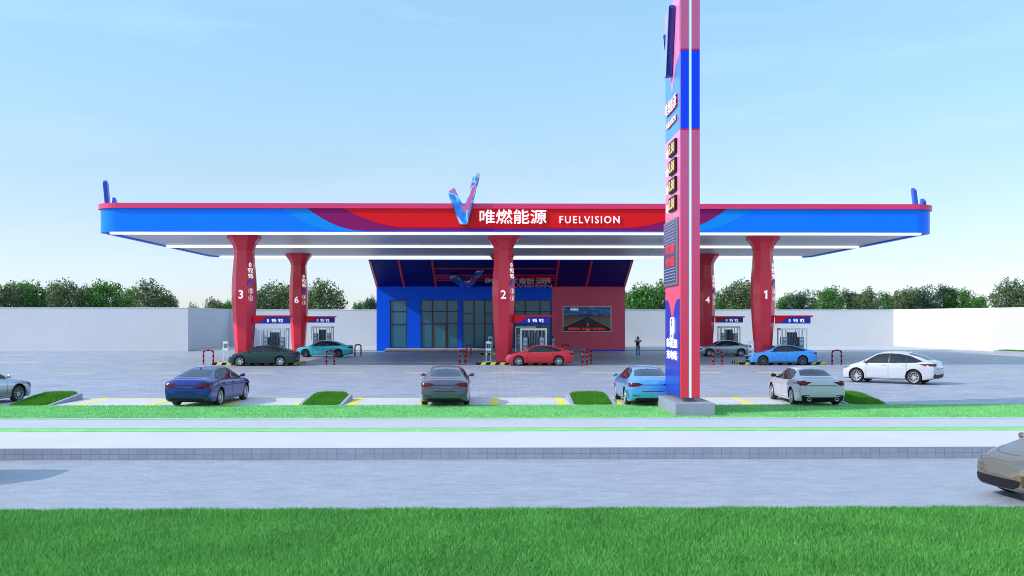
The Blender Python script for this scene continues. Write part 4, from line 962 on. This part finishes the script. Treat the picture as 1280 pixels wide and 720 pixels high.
SUV = dict(L0=-2.375, L1=2.375, r=.365, ax=(1.52, -1.37), track=.82,
    zt=[(-2.375, .98), (-2.35, 1.10), (-2.28, 1.155), (-2.05, 1.21), (-1.6, 1.41), (-1.0, 1.565), (-.4, 1.64), (.05, 1.65), (.45, 1.575), (.75, 1.46), (1.35, 1.12), (1.5, 1.06), (1.95, .93), (2.2, .83), (2.33, .72), (2.375, .58)],
    zb=[(-2.375, .46), (-2.34, .33), (-2.15, .26), (-1.7, .20), (1.9, .20), (2.25, .22), (2.34, .27), (2.375, .38)],
    hw=[(-2.375, .76), (-2.35, .83), (-2.25, .88), (-2.0, .925), (-1.3, .96), (1.3, .95), (1.9, .91), (2.15, .84), (2.32, .70), (2.375, .50)],
    sh=[(-2.375, .92), (-2.25, 1.05), (-2.0, 1.09), (-1.3, 1.09), (0, 1.03), (1.0, .995), (1.6, .93), (2.1, .80), (2.32, .66), (2.375, .52)],
    rw=[(-2.375, .5), (-2.2, .62), (-1.85, .62), (-1.0, .58), (0, .61), (.5, .62), (1.3, .74), (1.5, .74), (2.1, .60), (2.375, .35)],
    front_win=[(1.12, 1.05), (.78, 1.28), (.48, 1.455), (.28, 1.50), (-.08, 1.515), (-.08, 1.065)],
    rear_wins=[[(-.15, 1.067), (-.15, 1.515), (-.6, 1.50), (-.96, 1.445), (-.96, 1.09)], [(-1.01, 1.095), (-1.01, 1.435), (-1.3, 1.36), (-1.68, 1.19), (-1.5, 1.12)]],
    dlo=[(1.2, 1.03), (.80, 1.31), (.48, 1.49), (.25, 1.53), (-.15, 1.545), (-.6, 1.53), (-1.1, 1.44), (-1.8, 1.17), (-1.5, 1.10), (-.5, 1.045)],
    shield=[(1.30, 0), (1.26, .42), (1.16, .70), (.66, .58), (.70, .3), (.71, 0)], rearglass=[(-2.02, 0), (-1.98, .42), (-1.86, .56), (-1.05, .52), (-.98, .3), (-.97, 0)],
    tail=[(.48, 1.02), (.50, .98), (.70, .92), (.92, .94), (.92, 1.04), (.70, 1.05)], tail_side=[(-2.36, .93), (-2.34, 1.06), (-1.95, 1.05), (-2.12, .97)],
    head=[(.48, .655), (.52, .70), (.74, .785), (.80, .77), (.72, .68)], head_side=[(2.20, .715), (2.23, .80), (1.84, .885), (1.95, .80)],
    grille=None, intake=[(0, .25), (.50, .27), (.66, .34), (.70, .44), (.60, .46), (0, .46)],
    diffuser=[(0, .27), (.70, .30), (.86, .40), (.82, .56), (.62, .50), (0, .50)], exhaust=False, spokes=12,
    doors=[(1.02, .32, 1.04), (-.11, .30, 1.06), (-1.02, .50, 1.08)], handle_x=(.08, -.88), handle_z=.95, boot=.78, plate=None)
VAN = dict(SUV); VAN.update(L0=-2.6, L1=2.6, ax=(1.75, -1.55), r=.34, track=.84,
    zt=[(-2.6, 1.95), (-2.57, 2.10), (-2.4, 2.2), (-1, 2.26), (.6, 2.25), (1.15, 2.14), (1.85, 1.30), (2.2, 1.10), (2.5, .90), (2.6, .62)],
    zb=[(-2.6, .42), (-2.55, .3), (-2.2, .22), (2.2, .2), (2.5, .24), (2.6, .38)],
    hw=[(-2.6, .88), (-2.55, .94), (-2.3, .97), (1.6, .97), (2.1, .93), (2.45, .80), (2.6, .55)],
    sh=[(-2.6, 1.2), (0, 1.18), (1.5, 1.12), (2.2, .98), (2.5, .80), (2.6, .55)], rw=[(-2.6, .74), (1.1, .76), (1.9, .78), (2.4, .62), (2.6, .4)],
    front_win=[(1.62, 1.22), (1.12, 1.86), (.95, 1.92), (.45, 1.93), (.45, 1.22)], rear_wins=[[(.35, 1.22), (.35, 1.92), (-.6, 1.93), (-.6, 1.22)]],
    dlo=[(1.75, 1.18), (1.14, 1.93), (.9, 1.98), (-.68, 1.98), (-.68, 1.17)], shield=[(1.80, 0), (1.76, .45), (1.66, .72), (1.25, .68), (1.28, .3), (1.29, 0)], rearglass=None,
    tail=[(.78, .9), (.92, .9), (.92, 1.4), (.80, 1.4)], tail_side=[(-2.58, .9), (-2.58, 1.4), (-2.45, 1.4), (-2.45, .9)],
    head=[(.50, .72), (.52, .88), (.84, .98), (.90, .86), (.80, .74)], head_side=[(2.50, .74), (2.50, .88), (2.12, 1.0), (2.15, .86)],
    doors=[(1.5, .32, 1.15), (.40, .3, 1.17), (-.65, .32, 1.17)], handle_x=(.55, -.5), handle_z=1.02, boot=1.0)
OLD = dict(SEDAN); OLD.update(spokes=7)

def car_body_mesh(sp):
    fz, fb, fw, fs, fr = curve(sp['zt']), curve(sp['zb']), curve(sp['hw']), curve(sp['sh']), curve(sp['rw'])
    L0, L1 = sp['L0'], sp['L1']
    xs = list(np.linspace(L0, L0 + .12, 7)) + list(np.linspace(L0 + .16, L1 - .16, 82)) + list(np.linspace(L1 - .12, L1, 7))
    def section(x):
        zt_, zb_, hw, sh, rw = fz(x), fb(x), fw(x), fs(x), fr(x)
        sh = min(sh, zt_ - .035); gh = zt_ - sh; rw = min(rw, hw * .86); e = max(.012, min(.085, gh * .2)); H = sh - zb_
        K = [(0, zb_), (.72 * hw, zb_), (.92 * hw, zb_ + .03), (.975 * hw, zb_ + .13 * H + .03), (.995 * hw, zb_ + .42 * H), (1.0 * hw, zb_ + .66 * H), (.99 * hw, zb_ + .80 * H), (.955 * hw, sh - .012)]
        a = (.915 * hw, sh + .10 * gh); d_ = (rw, zt_ - e)
        K += [a, (a[0] + (d_[0] - a[0]) * .38 + .012, a[1] + (d_[1] - a[1]) * .42), (a[0] + (d_[0] - a[0]) * .74 + .010, a[1] + (d_[1] - a[1]) * .78), d_, (rw * .80, zt_ - e * .32), (rw * .42, zt_ - e * .06), (0, zt_)]
        P = []; n = len(K)
        for i in range(n - 1):
            p0, p1, p2, p3 = K[max(i - 1, 0)], K[i], K[i + 1], K[min(i + 2, n - 1)]
            if i == 0: p0 = (-p2[0], p2[1])
            if i == n - 2: p3 = (-p1[0], p1[1])
            for k in range(4):
                t = k / 4
                P.append(tuple(.5 * (2 * p1[j] + (p2[j] - p0[j]) * t + (2 * p0[j] - 5 * p1[j] + 4 * p2[j] - p3[j]) * t * t + (3 * p1[j] - p0[j] - 3 * p2[j] + p3[j]) * t ** 3) for j in (0, 1)))
        P.append(K[-1]); return P
    V = []; Fc = []; m = None
    for x in xs:
        P = section(x); full = [(x, y, z) for y, z in P] + [(x, -y, z) for y, z in P[-2:0:-1]]; m = len(full); V += full
    for i in range(len(xs) - 1):
        for k in range(m): Fc.append((i * m + k, i * m + (k + 1) % m, (i + 1) * m + (k + 1) % m, (i + 1) * m + k))
    # caps: bow the end faces out a little through an inner ring
    for base, sg in ((0, -1), ((len(xs) - 1) * m, 1)):
        ring_ = V[base:base + m]; cy = 0; cz = sum(p[2] for p in ring_) / m; prev = list(range(base, base + m))
        for q, dx in ((.75, .018), (.4, .03)):
            nb = len(V); V += [(p[0] + sg * dx, p[1] * q, cz + (p[2] - cz) * q) for p in ring_]
            for k in range(m): Fc.append((prev[k], prev[(k + 1) % m], nb + (k + 1) % m, nb + k))
            prev = list(range(nb, nb + m))
        Fc.append(tuple(prev))
    me = bpy.data.meshes.new('body'); me.from_pydata(V, [], Fc)
    bm = bmesh.new(); bm.from_mesh(me); bmesh.ops.recalc_face_normals(bm, faces=bm.faces); bm.to_mesh(me); bm.free()
    return me

def make_car(sp, name):
    """one car at the origin heading +x; parts painted 'PAINT' are recoloured per copy"""
    t = thing(name, 'x', 'car')
    solid = car_body_mesh(sp)
    bvh = BVHTree.FromPolygons([v.co[:] for v in solid.vertices], [p.vertices[:] for p in solid.polygons])
    o = bpy.data.objects.new('tmp', solid); COL.objects.link(o); cut = []
    for ax in sp['ax']:
        for s in (-1, 1):
            b = MB(); Rr = sp['r'] + .052; n = 40; y0, y1 = s * .58, s * 1.15
            vs = [(ax + Rr * math.cos(2 * math.pi * k / n), y, sp['r'] + .01 + Rr * math.sin(2 * math.pi * k / n)) for y in (y0, y1) for k in range(n)]
            b.add(vs, [tuple(range(n))[::-1], tuple(range(n, 2 * n))] + [(k, (k + 1) % n, n + (k + 1) % n, n + k) for k in range(n)])
            c = b.build('cut', None); c.data.materials.clear(); cut.append(c)
            md = o.modifiers.new('b', 'BOOLEAN'); md.operation = 'DIFFERENCE'; md.object = c; md.solver = 'EXACT'
    me = eval_mesh(o); bpy.data.objects.remove(o)
    for c in cut: bpy.data.objects.remove(c)
    me.name = 'body'; body = link('body', me, [MATS['PAINT'], M_black], t)
    for p in me.polygons:
        p.use_smooth = True
        c = p.center
        for ax in sp['ax']:
            if all(math.hypot(me.vertices[i].co.x - ax, me.vertices[i].co.z - sp['r'] - .01) < sp['r'] + .0535 for i in p.vertices): p.material_index = 1; p.use_smooth = False
        if p.normal.z < -.85 and c.z < .3: p.material_index = 1
    def patch(nm, poly, org, ua, va, dr, m, off=.004, res=.05, mir=False, par=None, add=None, thin=None):
        """outline in a plane, dropped onto the body along dr"""
        MBx = add if add is not None else MB()
        org, ua, va, dr = Vector(org), Vector(ua), Vector(va), Vector(dr)
        pts = []
        for (a0, b0), (a1, b1) in zip(poly, poly[1:] + poly[:1]):
            k = max(1, int(math.hypot(a1 - a0, b1 - b0) / res))
            for q in range(k): pts.append((a0 + (a1 - a0) * q / k, b0 + (b1 - b0) * q / k))
        nb = len(pts)
        a_ = [p[0] for p in poly]; b_ = [p[1] for p in poly]
        ins = []
        for X in np.arange(min(a_) + res / 2, max(a_), res):
            for Z in np.arange(min(b_) + res / 2, max(b_), res):
                c = False
                for (xa, ya), (xb, yb) in zip(poly, poly[1:] + poly[:1]):
                    if (ya > Z) != (yb > Z) and X < (xb - xa) * (Z - ya) / (yb - ya) + xa: c = not c
                if c and min(math.hypot(X - p[0], Z - p[1]) for p in pts) > res * .4: ins.append((X, Z))
        r = geometry.delaunay_2d_cdt([Vector(p) for p in pts + ins], [], [list(range(nb))], 1, 1e-6)
        vs, fs = r[0], r[2]
        hits = []
        for v in vs:
            p = org + ua * v[0] + va * v[1]; h = bvh.ray_cast(p, dr)
            hits.append(h[0] - dr * 0 + (h[1] if h[1].dot(dr) < 0 else -h[1]) * off if h[0] is not None else None)
        idx = {}; V = []
        for i, h in enumerate(hits):
            if h is not None: idx[i] = len(V); V.append(h)
        MBx.add(V, [tuple(idx[i] for i in f) for f in fs if all(i in idx for i in f)])
        if add is None and V: 
            ob = MBx.build(nm, m, par or t, smooth=True); return ob
    def mirrored(poly): return [(-a, b) for a, b in poly[::-1]]
    def sym(half): return half + [(-a, b) for a, b in half[::-1] if abs(a) > 1e-6]
    SIDE = lambda s: ((0, s * 3, 0), (1, 0, 0), (0, 0, 1), (0, -s, 0))
    REAR = ((-5, 0, 0), (0, 1, 0), (0, 0, 1), (1, 0, 0)); FRONT = ((5, 0, 0), (0, 1, 0), (0, 0, 1), (-1, 0, 0)); TOP = ((0, 0, 3), (1, 0, 0), (0, 1, 0), (0, 0, -1))
    def top(half): return half + [(a, -b) for a, b in half[::-1] if abs(b) > 1e-6]
    fr = patch('windscreen', top(sp['shield']), *TOP, M_glass)
    if sp['rearglass']: patch('rear_window', top(sp['rearglass']), *TOP, M_glass_rear)
    for s in (-1, 1):
        patch('window_surround', sp['dlo'], *SIDE(s), M_frame, off=.003)
        patch('side_window', sp['front_win'], *SIDE(s), M_glass, off=.008)
        for w in sp['rear_wins']: patch('side_window', w, *SIDE(s), M_glass, off=.008)
        # lamps wrap round the corner
        def both(nm, a, bside, pl, m):
            bb_ = MB(); patch(nm, a if s > 0 else mirrored(a), *pl, m, off=.006, res=.035, add=bb_); patch(nm, bside, *SIDE(s), m, off=.006, res=.035, add=bb_); return bb_.build(nm, m, t, smooth=True)
        both('tail_light', sp['tail'], sp['tail_side'], REAR, M_tail)
        both('headlight', sp['head'], sp['head_side'], FRONT, M_head)
        # door shuts
        d = MB()
        for x, z0, z1 in sp['doors']: patch('x', [(x - .006, z0), (x + .006, z0), (x + .006, z1), (x - .006, z1)], *SIDE(s), None, off=.0025, res=.08, add=d)
        xa, xb = sp['doors'][0][0], sp['doors'][-1][0]
        patch('x', [(xb, .275), (xa, .275), (xa, .29), (xb, .29)], *SIDE(s), None, off=.0025, res=.1, add=d)
        d.build('door_seam', M_black, t)
        for hx in sp['handle_x']:
            b = MB(); hz = sp['handle_z']; h = bvh.ray_cast(Vector((hx, s * 3, hz)), Vector((0, -s, 0)))[0]
            b.box(hx - .09, hx + .09, min(h.y, h.y + s * .035), max(h.y, h.y + s * .035), hz - .015, hz + .018); b.build('door_handle', MATS['PAINT'], t, bevel=.008)
        # mirror
        mx_ = sp['dlo'][0][0] - .13; mz = sp['dlo'][0][1] + .06; h = bvh.ray_cast(Vector((mx_, s * 3, mz - .03)), Vector((0, -s, 0)))[0]
        b = MB(); b.tube([(mx_, h.y - s * .02, mz - .03), (mx_ + .01, h.y + s * .10, mz)], [.028, .022], 8)
        prof = [(0, .02), (.045, .05), (.07, .12), (.072, .18), (.055, .225), (0, .24)]
        b.lathe([(r * 1.0, q) for r, q in prof], 12, M=Matrix.Translation((mx_ + .02, h.y + s * .02, mz + .035)) @ Matrix.Rotation(R(-90 * s), 4, 'X') @ Matrix.Scale(.62, 4, (1, 0, 0)))
        mr = b.build('wing_mirror', MATS['PAINT'] if sp is not LUX else M_black, t, smooth=True)
    # rear: black lower, seams, reflectors; front: grille, intake
    patch('rear_diffuser', sym(sp['diffuser']), *REAR, M_black, off=.006)
    bz = sp['boot']; d = MB()
    patch('x', [(-.52, bz - .10), (.52, bz - .10), (.52, bz - .075), (-.52, bz - .075)] if sp is not SUV else [(-.6, bz), (.6, bz), (.6, bz + .02), (-.6, bz + .02)], *REAR, None, add=d, off=.003, res=.06)
    if sp['plate']:
        z0, z1 = sp['plate']; patch('x', [(-.40, z0), (.40, z0), (.44, z0 + .06), (.40, z0 + .02), (-.40, z0 + .02), (-.44, z0 + .06)], *REAR, None, add=d, off=.003, res=.06)
    d.build('boot_seam', M_black, t)
    for s in (-1, 1):
        q = [(.50, .43), (.76, .44), (.76, .465), (.50, .455)]; patch('reflector', q if s > 0 else mirrored(q), *REAR, M_tail, off=.006)
    if sp['exhaust']:
        for s in (-1, 1):
            b = MB(); b.lathe([(.035, -.03), (.055, -.03), (.06, .05), (.05, .05), (.05, -.02)], 14, M=Matrix.Translation((sp['L0'] + .01, s * .52, .29)) @ Matrix.Rotation(R(90), 4, 'Y') @ Matrix.Rotation(R(180), 4, 'X') @ Matrix.Scale(1.3, 4, (0, 1, 0))); b.build('exhaust', M_alloy, t, smooth=True)
    if sp['grille']: patch('grille', sym(sp['grille']), *FRONT, M_black, off=.006)
    patch('lower_intake', sym(sp['intake']), *FRONT, M_black, off=.006)
    d = MB()  # bonnet seam
    ho = sp['shield'][0][0] + .06; hf = sp['L1'] - .30
    hs = [(ho, .70), (hf - .35, .66), (hf - .08, .52), (hf, .25), (hf, -.25), (hf - .08, -.52), (hf - .35, -.66), (ho, -.70)]
    for (a0, b0), (a1, b1) in zip(hs, hs[1:]):
        dx, dy = a1 - a0, b1 - b0; l = math.hypot(dx, dy); nx, ny = -dy / l * .005, dx / l * .005
        patch('x', [(a0 - nx, b0 - ny), (a1 - nx, b1 - ny), (a1 + nx, b1 + ny), (a0 + nx, b0 + ny)], *TOP, None, add=d, off=.002, res=.08)
    d.build('bonnet_seam', M_black, t)
    b = MB(); zr = curve(sp['zt'])(-.95); b.prism([(0, 0), (.16, 0), (.03, .07), (0, .07)], (-1.03, -.012, zr - .015), (1, 0, 0), (0, 0, 1), (0, .024, 0)); b.build('roof_antenna', MATS['PAINT'], t)
    # wheels
    r = sp['r']; rr = r * .71; w = .225
    def rim_mesh(n, s):
        b = MB()
        b.lathe([(rr - .02, -w / 2 + .01), (rr + .004, -w / 2 + .005), (rr + .004, w / 2 - .012), (rr - .006, w / 2 + .004), (rr - .022, w / 2), (rr - .03, w / 2 - .03), (rr - .035, -w / 2 + .02)], 36, 'y')
        for k in range(n):
            a = 2 * math.pi * k / n; M = Matrix.Rotation(a, 4, 'Y'); t0, t1 = (.030, .022) if n > 8 else (.05, .055)
            vs = [(-t0 * .5, w / 2 - .03, .04), (t0 * .5, w / 2 - .03, .04), (t1 * .5, w / 2 - .015, rr - .02), (-t1 * .5, w / 2 - .015, rr - .02), (-t0 * .5, w / 2 - .07, .04), (t0 * .5, w / 2 - .07, .04), (t1 * .5, w / 2 - .05, rr - .02), (-t1 * .5, w / 2 - .05, rr - .02)]
            b.add([M @ Vector(v) for v in vs], [(0, 1, 2, 3), (5, 4, 7, 6), (0, 4, 5, 1), (1, 5, 6, 2), (2, 6, 7, 3), (3, 7, 4, 0)])
        b.lathe([(0, w / 2 - .018), (.045, w / 2 - .02), (.06, w / 2 - .04), (.06, w / 2 - .08)], 20, 'y')
        if s < 0: b.v = [(x, -y, z) for x, y, z in b.v]
        return b
    for ax in sp['ax']:
        for s in (-1, 1):
            hub = MB(); hub.lathe([(0, -.02), (rr * .72, -.02), (rr * .72, .02), (0, .02)], 28, 'y'); h = hub.build('wheel', M_disc, t)
            h.location = (ax, s * sp['track'], r)
            b = MB(); b.lathe([(rr, -w / 2), (r - .05, -w / 2), (r - .018, -w / 2 + .02), (r, -w / 2 + .05), (r, w / 2 - .05), (r - .018, w / 2 - .02), (r - .05, w / 2), (rr, w / 2), (rr - .004, 0)], 40, 'y', close=True)
            b.build('tyre', M_tyre, h, smooth=True, auto=50)
            rim_mesh(sp['spokes'], s).build('rim', MATS['RIM'], h, smooth=True, auto=30)
    return t

mat('PAINT', (.5, .5, .5), .3); mat('RIM', (.5, .5, .5), .3)
protos = {k: make_car(s, n) for k, s, n in (('sedan', SEDAN, 'sedan_car'), ('lux', LUX, 'sedan_car'), ('suv', SUV, 'suv_car'), ('old', OLD, 'sedan_car'), ('van', VAN, 'passenger_van'))}
def paint(name, c, metal=.3, rough=.17): return mat('paint_' + name, c, rough, metal=metal, coat=0.85, spec=0.25)
RIMS = {'a': M_alloy, 'd': M_alloy_dark}
used = set()
def place(kind, X, Y, head, pm, label, rim='a', z=0.0):
    src = protos[kind]
    if kind not in used: used.add(kind)
    c = copy_tree(src, None, (X, Y, z), R(head), label)
    cache = {}
    st = [c]
    while st:
        o = st.pop(); st += list(o.children)
        if o.type == 'MESH':
            for i, m in enumerate(o.data.materials):
                new = pm if m is MATS['PAINT'] else RIMS[rim] if m is MATS['RIM'] else None
                if new is not None:
                    sl_ = o.material_slots[i]; sl_.link = 'OBJECT'; sl_.material = new
    c['category'] = 'car'
    return c
def side_car(kind, px0, px1, py, pm, label, rim='a', head=180):
    """a car seen from its flank: px0..px1 its ends, py the foot of its near wheels"""
    xa, ya = G(px0, py); xb, yb = G(px1, py)
    return place(kind, (xa + xb) / 2, (ya + yb) / 2 + .85, head, pm, label, rim)
P_green = paint('dark_green', (.006, .040, .030), .2); P_turq = paint('turquoise', (.06, .60, .66)); P_redc = paint('red', (.62, .02, .035)); P_blue = paint('azure', (.05, .30, .78))
P_silver = paint('silver', (.42, .49, .56), .6); P_navy = paint('royal_blue', (.005, .024, .21), .4); P_grey = paint('slate', (.105, .10, .17), .4); P_sky = paint('sky_blue', (.10, .42, .85), .5)
P_white = paint('pearl_white', (.50, .51, .56), .1); P_gold = paint('bronze', (.24, .175, .125), .7, .16); P_sil2 = paint('light_silver', (.50, .54, .62), .6)
side_car('old', 282, 371, 457.5, P_green, 'dark green sedan in profile at the island of column number 3')
side_car('sedan', 369, 438, 446.5, P_turq, 'turquoise sedan in profile beside column number 6', 'd')
side_car('sedan', 630, 719.6, 457.2, P_redc, 'red sedan in profile in front of column number 2')
side_car('sedan', 934, 1026, 456.6, P_blue, 'azure blue sedan in profile in front of column number 1', 'd')
side_car('lux', 874, 940, 445.5, P_silver, 'pale silver sedan in profile beside column number 4, half behind the sign pylon')
place('sedan', -11.3, 39.5, 85, P_navy, 'dark royal blue sedan parked tail on, leftmost whole car of the front row', 'a')
place('sedan', -1.98, 39.45, 91, P_grey, 'slate grey sedan parked tail on at the middle of the front row')
place('sedan', 5.80, 39.45, 90.5, P_sky, 'sky blue sedan parked tail on, partly hidden by the tall sign pylon')
place('lux', 12.2, 39.4, 89.8, P_white, 'white sedan with black rear skirt parked tail on right of the sign pylon')
place('suv', 20.55, 51.5, 141, P_white, 'white SUV turning on the forecourt at the right')
place('sedan', -20.4, 38.9, 72, P_sil2, 'silver sedan cut by the left edge of the view in the front row')
place('suv', 12.28, 19.95, 187, P_gold, 'bronze SUV on the road cut by the right edge of the view', z=RZ)
place('van', -14.15, 22.3, 0, P_grey, 'grey van on the road just past the left edge, only its shadow seen', z=RZ)
for t in protos.values():
    st = [t]
    while st:
        o = st.pop(); st += list(o.children); bpy.data.objects.remove(o)
for m in list(bpy.data.meshes):
    if m.users == 0: bpy.data.meshes.remove(m)
